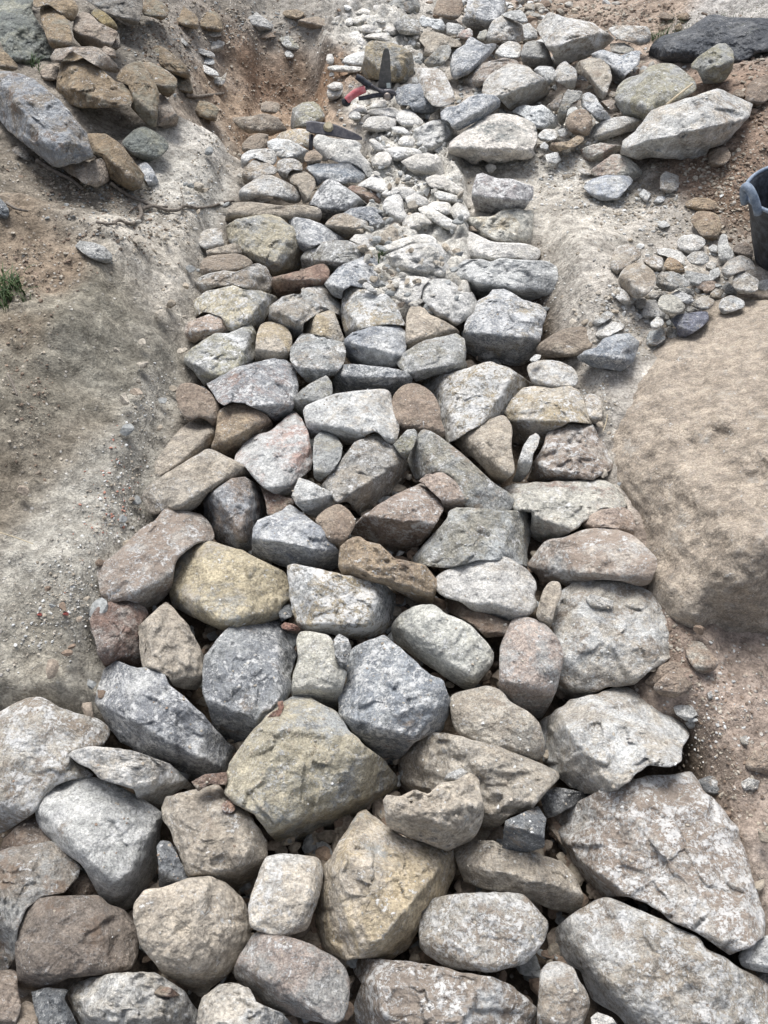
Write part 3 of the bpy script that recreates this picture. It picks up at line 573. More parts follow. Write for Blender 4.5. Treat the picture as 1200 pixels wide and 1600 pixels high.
P r pd 300:.25:1.6|long grey-tan pitted stone lying diagonally above the rust-red stone|215,780 225,730 320,670 400,590 480,510 570,460 610,400 660,378 760,400 850,420 910,480 935,560 920,585 820,600 740,665 700,700 680,800 665,890 620,940 570,970 530,1015 470,970 390,945 280,970 240,940 225,870
P a gr 215:.4:1.6,350:.35:1.2|split block, slate blue on the left and rusty brown on the right|875,400 880,310 950,250 1040,200 1130,185 1180,210 1225,245 1255,320 1280,400 1270,460 1200,480 1190,550 1185,640 1110,640 1080,620 950,580 925,530 880,450
W a rb l-.05|dark reddish stone under the red speckled stone|750,1040 800,1060 900,1110 945,1115 960,1150 900,1190 850,1250 800,1260 780,1130
W a pr 275:.15:1.8|white stone with red speckles and a pointed top, left of centre|590,880 600,840 660,760 740,715 800,705 850,650 920,590 950,572 1000,620 1040,700 1050,790 1070,850 1060,930 1000,970 960,1020 940,1110 880,1115 800,1070 740,1020 700,960 650,910
W r tb 300:.4:1.5|brown stone with a light ridge left of the red speckled stone|440,800 465,740 480,640 490,570 560,530 620,512 660,540 740,570 790,600 825,660 800,705 730,715 660,760 620,820 590,880 530,850 480,815
W r br 270:.3:1|rounded reddish-brown stone at the left wall edge|218,470 240,410 290,392 350,405 420,440 470,500 500,560 490,600 480,640 470,710 430,640 370,605 300,630 250,580 230,520
W r tn 310:.3:1.4|pale-topped tan stone below the rounded reddish-brown one|95,880 130,830 180,770 230,700 290,650 370,605 420,620 460,680 465,750 430,800 350,840 300,880 250,905 180,940 100,980 90,930
W a gs 275:.25:1.7|blue-grey stone with a rusty patch, broad top pointing right|420,400 500,350 600,300 720,260 820,245 900,255 960,290 975,370 980,430 950,510 940,580 880,620 830,630 790,590 700,550 650,520 570,510 530,535 490,510 450,440
W a on 240:.2:1.2,340:.2:1.2|grey-green stone with a peak on its right, left wall edge|275,270 280,220 330,170 400,120 460,85 550,85 620,45 680,25 715,80 725,150 710,230 700,260 600,295 500,350 420,400 400,410 370,370 330,310
W r ot 265:.3:1.2|small cream-yellow squarish stone beside the peaked grey-green stone|725,100 750,30 790,12 850,20 910,45 945,110 940,180 910,255 820,245 740,260 715,250
Q a gt 265:.3:1.3|grey boxy stone with tan edge, third block from the left edge|15,180 60,110 85,88 180,95 270,120 350,145 362,200 350,260 320,300 290,350 240,345 190,380 120,390 60,320 20,250
Q a on 260:.4:1.2|small yellow-grey stone above the chunky white block's left corner|30,540 40,480 100,425 170,380 240,347 270,390 278,460 200,510 110,540 100,610 60,580
Q a gb 255:.42:1.6|dark slate-grey stone with a flat lighter top at the middle|355,130 400,80 500,45 600,25 700,40 735,80 735,180 700,240 670,300 600,295 500,285 400,275 365,220
Q a gn 280:.25:1.7|grey-white stone with tan streak under the tan triangle stone|682,270 690,230 760,180 850,130 950,105 1050,88 1095,120 1112,190 1105,250 1120,290 1050,330 930,345 860,370 800,380 770,340 700,300
I a tp 275:.4:1.3|thin flat reddish stone sticking out at the left edge|90,1020 110,980 200,945 320,900 365,930 375,980 420,1050 330,1065 250,1075 170,1130 120,1110 95,1070
I r tn 270:.35:1.4|long thin tan plank-like stone crossing the upper left of the trench|400,240 410,150 460,85 600,75 700,90 830,105 950,95 1060,110 1110,130 1108,210 1080,235 960,205 860,220 800,185 700,180 600,190 500,205 430,235
I a og 250:.25:1.1,320:.2:1|large white and grey stone with ochre and brown hollow, upper left of trench|400,265 480,205 600,180 740,165 800,185 850,240 910,270 950,360 972,460 965,580 900,590 760,640 735,620 700,560 640,540 620,530 530,470 480,400 430,385 415,320
I r gp 280:.2:1|small pale dusty stone outermost at the upper left edge|182,330 240,285 340,268 378,290 365,330 388,395 340,420 260,440 200,400
I a tn 270:.3:1|small flat tan piece just under the pale dusty outermost stone|252,440 330,420 400,400 460,382 510,410 535,465 480,465 370,470 265,485
I r di 270:.2:1|dusty tan stone lying on top of the long layered stone|205,600 215,510 300,475 470,462 540,480 610,540 500,580 400,590 300,600 210,625
I k dw 265:.35:1.5|long layered grey-tan stone with a rough white right end|125,700 180,650 260,615 380,590 480,600 560,560 620,535 700,565 735,640 742,710 710,755 620,745 540,720 460,700 340,710 230,755 180,790 140,740
I a rb 270:.55:1.6|reddish-brown split block with tan top in the upper trench|750,640 850,610 960,590 1080,545 1150,540 1175,600 1165,660 1120,700 1040,700 965,730 950,765 880,770 800,800 750,770 742,700
I a og 320:.22:1.7,240:.15:1.2|broad pale yellow-white stone, flat top, above the thin reddish one|160,880 165,820 250,750 350,720 460,705 560,740 660,745 760,780 790,810 740,850 720,900 690,960 650,1030 620,1050 590,1000 520,1000 440,1050 400,1020 370,940 280,905 220,900 170,945
I k gt 250:.3:1.5|lumpy pale grey stone with a blue notch beside the broad yellow-white one|735,860 820,790 900,765 970,770 960,730 1050,705 1130,700 1160,740 1200,790 1260,850 1255,930 1190,900 1120,890 1020,950 980,980 975,1060 940,1090 900,1120 880,1050 840,1010 800,990 720,980 735,920
J a ot 190:.3:1.5|small yellow stone with orange streaks in front of the lumpy pale one|20,980 60,940 120,920 200,890 250,900 290,1000 325,1110 310,1130 240,1105 180,1090 100,1065 20,1060
L a gk 270:.35:1.6|blue-grey peaked stone with an ochre left flank, upper trench|640,910 690,820 765,730 830,720 880,760 930,800 1000,840 1060,900 1080,925 980,940 880,970 810,1000 770,1060 730,1050 720,960 690,920
J r dt 265:.45:1.5|white-topped stone with brown underside in front of the blue peaked one|180,240 260,170 340,160 430,200 500,215 515,290 450,310 400,330 350,358 290,335 210,290
J a gb 275:.4:1.6|mottled blue-grey stone right of the white-topped brown one|320,160 380,125 480,110 560,115 620,160 665,215 660,240 620,280 570,340 530,330 510,300 515,220 440,205 350,180
J r tn -|small tan pebbly stone against the old white wall|575,360 590,320 650,270 690,228 740,240 768,290 765,350 700,375 620,410 590,400
J a gl 310:.3:1.2|small pale grey stone beside the little green weed|368,360 410,318 530,318 560,350 590,420 560,450 500,420 440,395
J a gb 250:.25:1.5|flat blue-grey wedge pointing right below the tan plank stone|-100,210 -40,190 60,205 150,240 250,300 325,355 210,370 110,400 40,450 0,440 -20,380 -50,300
J a gn 265:.35:1.9|pale grey-green wide stone with a dark slanted underside|5,480 60,430 130,390 220,362 340,365 450,405 540,455 560,470 480,490 420,510 350,540 280,570 230,620 200,580 160,545 80,560 10,585 0,520
J a gb 250:.2:1.2|crystalline light grey stone in the middle of the upper trench|180,690 240,620 290,560 380,520 480,485 580,475 640,530 665,600 665,640 600,690 560,720 510,680 470,720 380,700 320,740 310,800 250,780 210,730
J a oc 220:.3:1.3|stone with ochre left corner and violet-grey face above the dark slate-grey one|310,850 320,760 370,700 440,710 560,760 640,770 700,830 750,910 785,1000 720,1000 640,990 550,1010 470,1020 380,1055 340,1085 310,1000 300,920
J r tn 285:.2:1.5|tan triangle stone with a brown lower edge, right of the violet-grey one|790,1180 795,1080 795,940 830,850 930,870 960,920 1060,960 1130,1000 1195,1050 1190,1070 1080,1080 1000,1110 900,1150 800,1190
J r wt l.04|tiny cream pebble on the crystalline stone's lower edge|460,710 480,675 520,690 575,750 540,760
J r wh 250:.2:1|smooth white curved stone left of the round speckled white one|565,730 620,680 700,645 820,630 920,640 980,660 920,700 900,760 880,850 830,850 760,870 700,820 660,770
J k ws 240:.15:1|round white stone with dark lichen specks|905,760 940,690 1010,650 1080,655 1160,690 1200,730 1290,755 1325,830 1305,900 1250,955 1150,1010 1100,960 1020,940 960,860 910,820
J k wh 260:.3:1.2 m|wide white mortar-coated stone at the lower end of the old wall|580,470 700,450 850,400 990,395 1080,430 1160,460 1190,520 1180,600 1080,640 960,645 850,635 700,630 670,600 630,530
J r wh 270:.2:1 m|flat white stone just behind the wide mortar-coated one|620,410 700,375 780,345 900,320 980,340 1010,400 900,395 800,410 700,445 600,460
J r ws 240:.2:1 m|bluish white stone with dark specks on the old wall's left edge|618,110 640,60 690,22 740,25 765,80 765,130 800,180 790,220 730,230 680,190 640,150
J r wh 260:.2:1 m|smooth white slab stone on the old wall, right side|890,130 960,110 1060,170 1140,220 1175,260 1150,290 1100,280 1020,235 930,180
J k wh 265:.3:1.4 m|white stone with a dark hollow beneath on the old wall|770,240 790,190 870,160 960,190 1000,235 910,255 880,290 800,300 770,280
K r wh 265:.2:1.6|long smooth white stone with a brown notch, right of the old wall|140,350 170,300 240,285 320,300 400,340 480,375 600,380 720,385 830,430 835,450 815,510 760,520 700,500 580,500 470,520 380,500 300,505 240,515 210,490 150,430
K k co 240:.2:1.2|crumbly cream stone with an ochre hollow, right of the old wall|220,270 290,190 370,180 470,185 560,130 680,118 720,140 780,140 785,220 775,300 770,395 700,380 590,370 480,370 400,320 330,290 250,280
K a wb 262:.35:1.9|wide white-topped stone with a slate-blue underside|130,610 200,550 280,510 400,505 470,530 540,500 660,505 760,520 880,520 950,560 965,670 930,730 880,800 845,860 800,830 720,810 600,750 480,735 440,780 380,810 330,750 240,700 160,650
K a go 265:.45:1.5|tall blocky blue-grey boulder with an ochre smear on top|255,1080 290,960 345,900 370,820 450,780 480,735 560,730 650,770 720,820 830,845 878,910 860,960 840,1060 800,1190 740,1280 700,1350 640,1362 516,1308 444,1278 300,1290 275,1160
R r di 260:.2:1|smooth tan hump of rock at the right trench edge below the pale mound|545,190 570,150 640,100 720,60 820,40 890,50 945,120 930,150 860,190 800,225 700,235 620,235 560,215
L a on 200:.3:1.6,290:.2:1|grey-green block standing behind the pickaxe head|500,300 515,190 600,145 680,138 720,180 755,240 740,290 700,300 620,340 560,335 500,345
L a ot 260:.15:1|ochre stained stone under the left end of the pickaxe head|390,410 430,370 520,345 600,345 660,375 640,430 650,500 620,490 540,440 480,425 400,420
L a wt 290:.3:1.5|flat white stone below the ochre stained one|330,440 380,415 490,425 560,465 640,510 620,560 590,600 520,560 470,560 430,570 390,540 370,500 330,490
L a br 270:.2:1|small chestnut-brown stone right of the flat white one|600,560 620,520 680,495 740,550 720,600 640,605 610,590
L a di -|small tan-brown stone first in line at the pit's lower left|135,500 140,450 190,400 260,375 330,385 330,440 320,490 230,495 150,520
L r gp 260:.3:1|grey dusty stone at the upper left corner of the trench|130,600 130,540 200,500 320,490 380,505 395,570 370,620 300,590 230,560 180,590 140,650
L r dt 260:.25:1.5|pale tan pillow-shaped stone with brown lower corner, upper left|135,680 180,610 240,565 300,590 390,630 395,680 330,690 250,720 200,745 150,760
L r gt 255:.3:1.4|grey-tan squat stone between the pillow-shaped and chestnut stones|395,600 430,570 520,565 580,600 590,655 510,650 480,680 470,730 430,710 400,660
L a tn 220:.3:1.2|tan upright stone above the right end of the plank stone|480,680 510,650 600,660 670,700 690,770 650,830 620,900 590,900 575,830 550,770 500,750
L r gp 265:.3:1.3|broad pale dusty stone just above the plank stone|120,880 120,800 180,760 250,710 340,685 420,720 500,760 560,800 580,870 560,900 480,900 400,850 310,850 230,860 180,895
L r di 270:.3:1 l-.02|dirt-coated flat stone on the floor edge of the pit|60,260 200,250 300,225 400,260 450,320 480,355 400,370 350,400 260,370 180,380 100,320
L r di l-.04|tan clod lying on the pit floor|280,150 340,135 410,150 420,190 380,230 280,215
L r gl 225:.2:1.2|large smooth light grey stone below the pickaxe point|665,470 680,400 720,375 790,410 880,425 970,420 1030,460 1045,490 1000,500 1060,570 1110,620 1130,700 1070,720 1050,660 960,600 850,600 800,560 750,600 700,500
L a gk 255:.35:1.4|slate-blue jagged stone under the large smooth light grey one|625,640 640,605 760,605 850,600 960,605 1040,650 1065,700 1000,755 950,740 900,760 850,740 800,715 740,740 700,780 680,700
L a rb 250:.5:1.3|dark chestnut wedge stone against the left foot of the old wall|925,790 960,765 1060,780 1150,830 1180,870 1190,930 1130,935 1080,910 1020,850 950,820
M r wh m|white lump of the old wall just above the dark pit corner|80,330 130,260 230,250 320,270 310,330 200,365 110,340
M r wh m|small white lump below the pincers' pivot|140,190 160,140 220,130 260,170 230,190
M r wh m|flat white lump in the old wall below the pincers|110,240 140,200 300,185 350,210 330,260 220,250
M r wh m|small white cobble under the red grip|5,190 20,165 70,165 110,200 90,230 30,220
M r wh m|white lump left of the blue-grey upright pair on the old wall|340,280 340,220 430,200 480,240 530,290 480,330 400,330
M r wh m|thin white flake stone in mortar beside the lichen-pale stone|300,330 380,330 430,370 420,395 320,370
M r wh m|pointed white lump at the pickaxe tip|130,430 170,420 220,460 300,480 240,510 190,510
M r wh m|small white knob left of the lichen-pale lumpy stone|360,420 390,398 440,400 470,430 450,480 390,480 350,460
M r wh m|round white egg stone in the left face of the old wall|150,570 200,525 260,520 295,570 270,620 210,640 160,620
M a wh 250:.2:1 m|flat white slab stone in mortar at the middle of the old wall|385,590 480,545 560,533 640,550 665,600 690,680 680,710 600,690 500,690 440,650
M r wh m|mortar-covered long lump above the flat white slab stone|240,500 330,480 450,490 510,510 500,550 400,570 300,580 270,530
M r wh m|white rounded lump on the right edge of the old wall|560,720 640,690 720,720 790,770 825,810 780,850 700,800 600,780
M r wh m|white lump overhanging the bluish speckled wall stone|230,830 280,790 400,780 460,800 480,860 400,890 350,840 260,860
M r wh m|white lump above the dark chestnut wedge|50,770 120,720 190,690 240,740 260,790 220,830 140,790
M r wh m|small white knob in mortar at the old wall's centre|400,860 480,830 560,870 570,930 500,930 420,900
M r wh m|low pale lump on the old wall's right shoulder|600,800 700,820 800,850 830,890 760,900 650,870
M r wh m|round pale lump next to the crumbly cream stone|740,950 790,900 850,930 880,990 840,1040 790,1040 760,1000
M r wh m|oval pale lump above the smooth white slab stone|560,930 620,890 720,900 750,960 700,990 610,960
M k ws 300:.25:1.3|lichen-pale lumpy stone sitting right of the old wall|445,460 460,350 540,310 620,275 690,270 740,310 755,370 740,440 690,480 640,520 590,530 520,510 470,490
M a gb 300:.3:1.8 l.1|pale blue slab tilted against the flat lichen boulder|670,220 700,180 790,170 870,110 960,80 1060,90 1110,130 1100,180 1000,250 900,300 800,355 750,330 730,290 670,265
M a tn l.03|small tan stone left of the tilted pale blue slab|575,285 590,240 660,190 665,260 610,285
O a dw 200:.2:1.2 l.1|upright cream stone with pink facet right of the trowel|-20,640 60,635 200,645 260,680 310,760 350,850 365,940 300,985 210,1005 150,985 120,950 60,880 40,790 0,710
O a gb 280:.2:1 l.06|blue-grey stone leaning on the upright cream one|-200,880 -180,840 -80,790 20,790 40,780 90,900 150,980 200,1020 150,1055 70,1062 -20,1050 -60,990 -170,980
N a oy 225:.3:1.2 l.08|big square ochre-yellow block standing behind the trowel|385,650 420,560 430,430 480,385 560,380 680,400 780,450 860,500 880,600 870,700 860,780 780,780 680,770 640,750 560,750 450,740 395,690
N r wh m|long white lump left of the ochre-yellow block's top|270,340 310,305 370,310 430,420 440,460 400,460 330,400
N r wh m|white dome lump left of the ochre-yellow block|210,600 240,540 330,500 420,490 420,560 400,610 300,620
N r wh m|narrow white ledge stone above the pincers' black grip|80,630 150,615 380,630 390,660 300,680 100,665
N r wh m|flat white lump above the ochre-yellow block|350,270 420,235 560,240 540,300 450,320
N a wh m|bright white corner lump right above the ochre-yellow block|590,290 630,250 710,260 735,320 690,350 640,310
N r wh m|rough white lump touching the ochre-yellow block's top|420,350 480,320 640,310 670,390 600,390 520,365
N r wh m|long curved white lump across the far part of the old wall|320,180 380,150 600,145 690,180 680,230 560,220 420,200 330,240
N r wh m|small grey-white lump left of the long curved one|200,210 240,170 310,180 300,230 230,250
N r wh m|white lump on the far left edge of the old wall|110,240 120,170 280,110 330,130 200,190 180,240
N r wh m|flat white lump second from the photo's top edge|100,90 160,60 320,55 300,90 150,115
N r wh m|white lump touching the photo's top edge, middle of the old wall|140,50 200,10 380,0 400,50 300,50
N r wh m|leftmost white lump touching the photo's top edge|30,30 80,0 200,0 140,50 60,60
N r wh m|small white lump in the far wall centre|320,130 400,80 480,100 480,140 400,145
N r wh m|pinkish white lump on the far wall's right side|480,60 560,50 640,90 680,150 600,140 500,110
N r wh m|small white cobble below the red grip's black end|280,1060 320,1035 370,1060 380,1110 310,1125 270,1100
N r wh m|tilted small white cobble right below the red grip|310,1000 350,975 430,1020 430,1060 340,1040
N r wh m|small white lump just below the pincers|470,990 530,940 610,940 600,980 500,1020
N r wh m|white knob left of the red grip|70,810 130,770 200,780 210,830 120,850
N r wh m|upright white stone on the rim of the pit|60,560 70,515 110,510 130,560 110,620 80,600
N r gn l.06|grey-green round stone beyond the far wall|690,240 700,180 760,145 830,135 880,170 940,240 930,320 860,330 760,320 730,290
N a gn l.04|grey lichen stone at the top edge right of the old wall|620,60 680,0 950,-20 960,80 880,150 800,110 760,80 700,50
O r br l.06|dark brown rounded stone at the top edge|160,130 180,60 220,-20 420,-20 440,90 400,170 330,190 220,155
O k ws l.05|white forked stone below the dark brown rounded one|30,210 40,160 90,160 170,180 240,180 280,250 270,310 190,290 130,250 60,250
O a tn l.05|layered tan stone behind the ochre hollow chip|30,370 60,310 130,290 250,320 370,370 450,390 430,440 330,440 220,470 150,520 60,530 90,450
O a oy l.08|ochre-yellow chip with a hollow left of the light blue flat stone|80,570 130,520 230,430 310,420 330,480 310,540 240,610 130,640 85,610
O a gl l.06|small grey stone with pale top below the brown rounded one|285,230 300,210 400,225 460,260 440,300 350,330 290,320
O a pr l.06|small pale stone with an orange-pink spot in the heap|370,340 420,290 500,265 530,290 530,340 480,375 420,360
O a gb 320:.15:1.2 l.1|light blue flat stone leaning in the heap right of the ochre chip|320,590 340,510 390,460 460,420 480,370 520,345 580,390 640,420 740,405 750,440 700,510 620,590 560,640 500,690 430,720 360,745 330,680
O a pd 270:.3:1.2 l.06|purplish speckled long stone under the light blue flat one|340,790 370,745 500,690 590,610 700,570 830,545 930,565 980,610 880,600 780,640 700,700 640,780 570,850 480,830 400,800
O a go 260:.4:1.4 l.1|large violet-blue and ochre stone at the photo's top edge|430,210 470,130 490,-20 820,-20 860,90 780,160 710,200 680,270 590,330 540,290 470,250
O k gp 260:.2:1 l.1|large pale tan stone in the heap left of the white boulder|640,400 660,330 700,230 740,180 800,150 900,180 1000,220 1040,280 1030,360 950,400 860,380 780,400 720,410
O a gl l.15|grey stone on top of the heap left of the white boulder|800,140 860,110 970,90 1020,130 1050,200 1000,225 900,180
O r wt l.07|squarish cream stone in front of the heap|740,550 745,490 800,420 870,385 950,400 985,430 970,540 880,545 800,560
O r cr l.08|small cream stone beside the light blue flat stone's tip|570,360 600,300 660,275 670,320 640,390
O a gp 290:.4:1.6 l.1|big blue-white boulder with two small rust dots in the heap|620,870 640,780 700,700 780,640 880,590 980,615 1060,630 1100,680 1190,730 1240,800 1245,870 1150,940 1080,980 960,1020 880,1030 830,960 770,900 690,910
S a gp 285:.38:1.7 l.15|biggest white boulder near the top with a dark ochre underside|235,270 280,200 340,125 380,120 500,165 620,180 740,210 830,260 900,310 955,360 930,390 880,440 800,500 700,540 600,560 500,590 430,620 400,560 380,500 330,450 300,380 270,320
S a gt 270:.4:1.8 l.08|grey stone with brown hollow under the biggest white boulder|80,500 120,410 200,380 300,400 340,460 370,560 410,640 200,640 100,590
S a wt l.12|white stone between the heap top and the biggest white boulder|100,240 160,215 230,290 240,370 150,390 110,340
S r gp 280:.2:1 l.1|flat pale rock right of the biggest white boulder|900,270 970,245 1080,240 1200,245 1270,250 1300,330 1290,390 1200,430 1120,400 1000,370 950,330
S a gn l.07|grey ledge stone under the flat pale rock|920,410 1050,400 1150,460 1080,500 1000,510 930,480
S a gb 240:.3:1.3 l.1|blue-grey angular stone with V-shaped bottom in the heap|740,510 850,465 930,490 1020,520 1120,480 1200,480 1190,600 1080,690 1000,790 960,780 930,700 900,620 830,560 760,545
S a dt 215:.3:1.6 l.1|grey-tan folded stone left of the V-shaped blue one|575,640 640,570 740,545 850,550 910,620 935,730 920,800 880,900 850,935 800,900 740,780 680,720 620,690
S r gp 280:.3:1 l.09|round grey-tan stone with a bluish spot in the heap|390,720 430,620 500,570 540,610 600,650 610,720 600,780 540,835 470,790 410,760
S k ws l.08|pale lumpy stone right of the two-rust-dot boulder|205,655 250,620 370,625 415,670 390,760 340,800 300,740 230,690
S a gn 290:.3:1.2 l.08|grey-green triangular stone above the chestnut lump|425,1080 450,990 500,870 580,850 660,860 640,930 560,970 520,1040 500,1140 470,1180 430,1140
S a go l.08|grey stone with a yellow upper edge beside the triangular one|660,890 720,865 780,900 830,980 900,1070 950,1130 850,1160 790,1130 740,1060 690,1020 650,1000
U r br l.06|glossy chestnut lump below the grey-green triangular stone|880,210 900,150 960,105 1040,100 1080,160 1080,220 1050,300 950,290 900,250
S s on 250:.2:1 l.1|big olive-grey rounded boulder at the upper right|975,960 980,850 1030,770 1120,720 1220,700 1260,640 1380,600 1520,605 1610,680 1700,750 1720,850 1580,930 1450,980 1340,1050 1240,1140 1150,1100 1050,1080
V a wt 290:.4:1.7 l.05|white-topped stone left of the large light blue boulder|80,350 120,300 200,265 300,245 400,270 420,310 370,340 300,350 220,380 130,415 90,390
S a gd l.05|dark grey chip beside the pale lumpy flat boulder|330,990 420,920 480,900 450,970 420,1050 360,1030
S k ws 300:.2:1 l.05|white pitted stone right behind the flat lichen boulder|0,1050 60,1000 140,985 190,1000 290,980 370,1050 430,1100 420,1200 300,1220 200,1190 100,1090
S a pd l.05|low brownish purple stone beside the olive-grey boulder|840,950 930,930 1000,990 1010,1060 920,1030
S r tn l.05|small buff stone touching the olive-grey boulder's left side|890,880 930,855 975,865 975,920 900,905
T k on 290:.45:1.3 l.12|mossy grey-green stone on the dark slab at the upper right|490,600 550,530 640,470 740,405 810,420 870,480 880,570 860,660 800,750 700,780 600,785 560,720 540,660 480,640
T r tb l.04|small orange-brown stone beside the moss at the top right|320,250 380,210 400,270 340,300
T s sl - l.03 b|wide dark slate bedrock slab in the upper right corner|100,440 200,340 420,280 560,190 680,135 850,160 1200,170 1300,200 1300,450 1100,500 1000,560 880,600 700,560 600,590 480,620 300,610 100,560
T r bd l.05|brown earthy stone at the right edge below the dark slab|1010,800 1080,740 1180,700 1240,740 1240,900 1100,1000 1000,990 990,920
T r br l.04|small brown clod left of the earthy stone at the right edge|870,870 920,830 990,880 960,920 880,910
T r br l.03|brown stone in the dirt near the top right moss|180,170 190,110 260,120 330,150 290,190
T r tb l.03|tan stone in the dirt right next to the top right moss|340,150 430,110 480,160 440,190 370,185
V a gp 283:.45:1.8 l.16|large light blue-white boulder with a shaded front at the right|285,480 300,400 380,340 430,270 480,210 600,160 740,120 880,80 960,120 1095,175 1075,250 1030,310 960,380 920,420 830,450 800,510 720,535 640,510 560,500 460,500 400,520 330,500
V a wr 290:.5:1.7 l.04|white-rimmed stone with a dark red-brown front face|-5,510 0,470 80,430 160,415 280,430 300,455 230,490 180,520 110,570 40,560
V a wr 285:.35:1.3 l.04|pale arched stone with rusty hollow above the flat blue slab|100,580 160,530 230,485 300,490 370,540 420,600 430,650 370,660 320,620 200,615 120,620
V a bl l.03|thin flat light blue slab lying on the pale slope|48,690 100,640 190,615 330,620 355,655 300,720 260,765 160,775 90,740
V r br l.05|clay-brown round clod below the large light blue boulder|830,480 850,450 940,440 970,490 940,540 880,565 830,550
V r tb l.05|ochre-brown stone between the rubble heap and the black bucket|715,895 760,840 850,845 890,870 910,940 880,1010 830,1035 770,980
V r tb l.03|flat ochre-brown stone just above the other ochre-brown one|680,790 740,755 830,760 885,790 860,830 760,835 690,815
U s ll 268:.33:1.7 l.06 b|large flat white boulder with a dark lichen front in the upper middle|0,420 20,340 100,280 200,200 300,150 380,130 500,140 600,180 660,230 670,330 640,400 650,440 590,480 500,480 430,500 330,510 250,480 200,520 120,470 60,450
U a pv 262:.45:1.6 l.06|purple-grey block sitting in the hollow of the upper trench|180,770 190,680 220,590 265,580 360,620 480,625 560,660 635,680 630,760 600,820 570,850 500,840 420,850 360,890 300,905 220,890 200,830
Y a gw 215:.38:1.4 l.16|huge blue-grey boulder with brown lower face at the upper left edge|-60,560 0,540 80,540 180,575 260,600 330,650 400,710 460,770 520,840 590,920 640,990 670,1060 690,1155 720,1175 600,1220 500,1235 440,1250 380,1230 200,1100 70,980 0,900 -60,820
Y a bo 250:.3:1 l.12|big olive and ochre-brown stone right above the huge blue-grey boulder|425,690 430,600 480,430 540,380 600,390 660,440 750,520 860,610 960,640 1000,760 900,800 780,810 620,810 520,780 450,730
Y a bo 225:.3:1 l.12|pointed brown stone right of the olive and ochre-brown one|870,600 910,520 980,480 1060,460 1100,520 1160,620 1190,700 1190,800 1180,870 1170,950 1110,940 1050,880 980,800 1000,740 960,640
Y a bt l.14|flat pinkish-grey stone bridging two brown stones at the upper left|385,430 420,370 560,350 720,355 800,410 870,480 900,540 840,545 760,520 680,450 600,390 540,380 480,430 460,470 390,460
Y r bo l.1|tall tan-brown stone leaning on the dark green rock face|300,60 360,30 430,80 500,140 530,230 545,320 500,350 430,370 370,340 340,250 310,150
Y a bt 250:.35:1.4 l.1|pale-topped brown stone with dark front at the upper left|545,230 560,140 620,90 680,110 740,170 820,210 885,240 850,320 830,350 760,360 680,340 620,350 560,290
Y r oy2 l.1|yellow-ochre stone behind the pale-topped brown one|680,100 720,65 780,90 850,150 885,210 860,230 780,190 720,140
Y r bo l.1|brown pitted stone at the top edge left corner area|250,60 260,-20 520,-30 590,60 570,110 540,170 500,140 430,80 360,30 300,60
Y a bg l.1|big dark grey-brown stone at the top edge, pointing down|640,-40 1060,-40 1070,60 1040,170 1000,190 900,150 820,110 740,60 660,10
Z r bo l.06|rounded brown stone at the top edge right of the dark pointed one|350,-30 440,0 500,20 550,80 530,130 490,155 430,130 350,110
Z r bo l.05|left one of two brown stones touching each other near the top|590,130 600,30 640,20 680,70 750,110 770,170 760,220 690,205 620,180
Z r bo l.05|right one of two brown stones touching each other near the top|760,200 750,120 800,70 900,90 940,150 955,230 880,240 800,220
Y s ge - b|dark green-grey bedrock face in the upper left corner|-60,-20 250,-20 240,80 310,200 380,330 390,400 430,470 320,490 300,560 220,580 100,500 0,430 -60,400
Y r bo l.06|ochre-brown stone at the left edge above the huge blue-grey boulder|-40,340 20,370 90,440 140,500 120,530 50,530 -40,500
Y a bt l.05|small greyish block between the green rock face and the olive-brown stone|300,550 310,490 440,470 460,520 440,590 350,620
Y a bg l.06|sharp dark splinter right of the pale-topped brown stone|830,350 850,310 890,250 905,350 870,380
Y r bt l.15|small pinkish stone at the right end of the flat bridging one|760,370 790,345 860,380 870,440 800,410
Z a bo l.05|brown wedge halfway down the upper left slope|400,440 410,360 460,340 530,370 620,440 680,500 710,570 680,590 600,560 530,520 450,470
Z a bo 270:.3:1.2 l.1|dark brown stone below the brown wedge on the slope|320,470 400,465 500,510 560,550 610,600 590,680 545,730 480,700 440,640 420,570 370,510
Z a bo l.05|olive-brown stone ending above the thin black twig|600,560 700,570 730,700 660,700 590,670
Z a bt 300:.3:1.2 l.06|pale grey-brown stone right of the pointed brown one's tip|455,870 470,720 500,700 540,760 620,880 600,950 540,970 460,940
Z r bo l.03|rust-brown loaf-shaped stone on the pale slope under the twig|675,770 740,755 850,765 925,820 905,870 900,915 800,885 720,850
a r ge l.05|dark blue-grey rounded stone with white flecks on the left slope|760,290 830,220 900,190 980,230 1040,280 1055,320 1000,380 920,415 850,380 790,330
Z r wt l.03|white flat stone at the top of the little white row left of the pit|815,260 840,235 920,235 945,265 880,280
Z a wt 290:.3:1.5 l.03|white cube-like stone in the row left of the pit|815,350 870,285 940,280 970,310 950,370 900,400 850,370
Z r wt l.02|long white flake in the row left of the pit|710,365 760,355 880,395 895,440 800,410
Z r wt l.02|white cap-shaped stone in the row left of the pit|780,460 830,428 880,440 890,480 820,490
Z r wt l.02|low white stone under the cap-shaped one|755,490 820,490 900,530 925,570 860,575 800,530
Z a dt l.02|tan stone ending the white row left of the pit|840,600 870,570 940,580 980,540 970,610 930,660 860,640
Z a gl l.02|small pale splinter on the slope left of the white row|620,290 650,285 710,350 680,355
Z2 a gl 260:.3:1.4 l.03|pale-topped grey stone on the upper rim of the pit|235,180 240,110 270,80 340,110 420,170 490,220 480,250 400,260 320,270 270,240
Z2 a br l.0|brown ledge stone below the pale-topped rim stone|345,330 370,290 480,265 525,310 440,320 380,350
Z2 r tb l.02|oval tan stone on the far rim of the pit|550,120 570,90 680,80 740,110 720,140 680,165 600,150
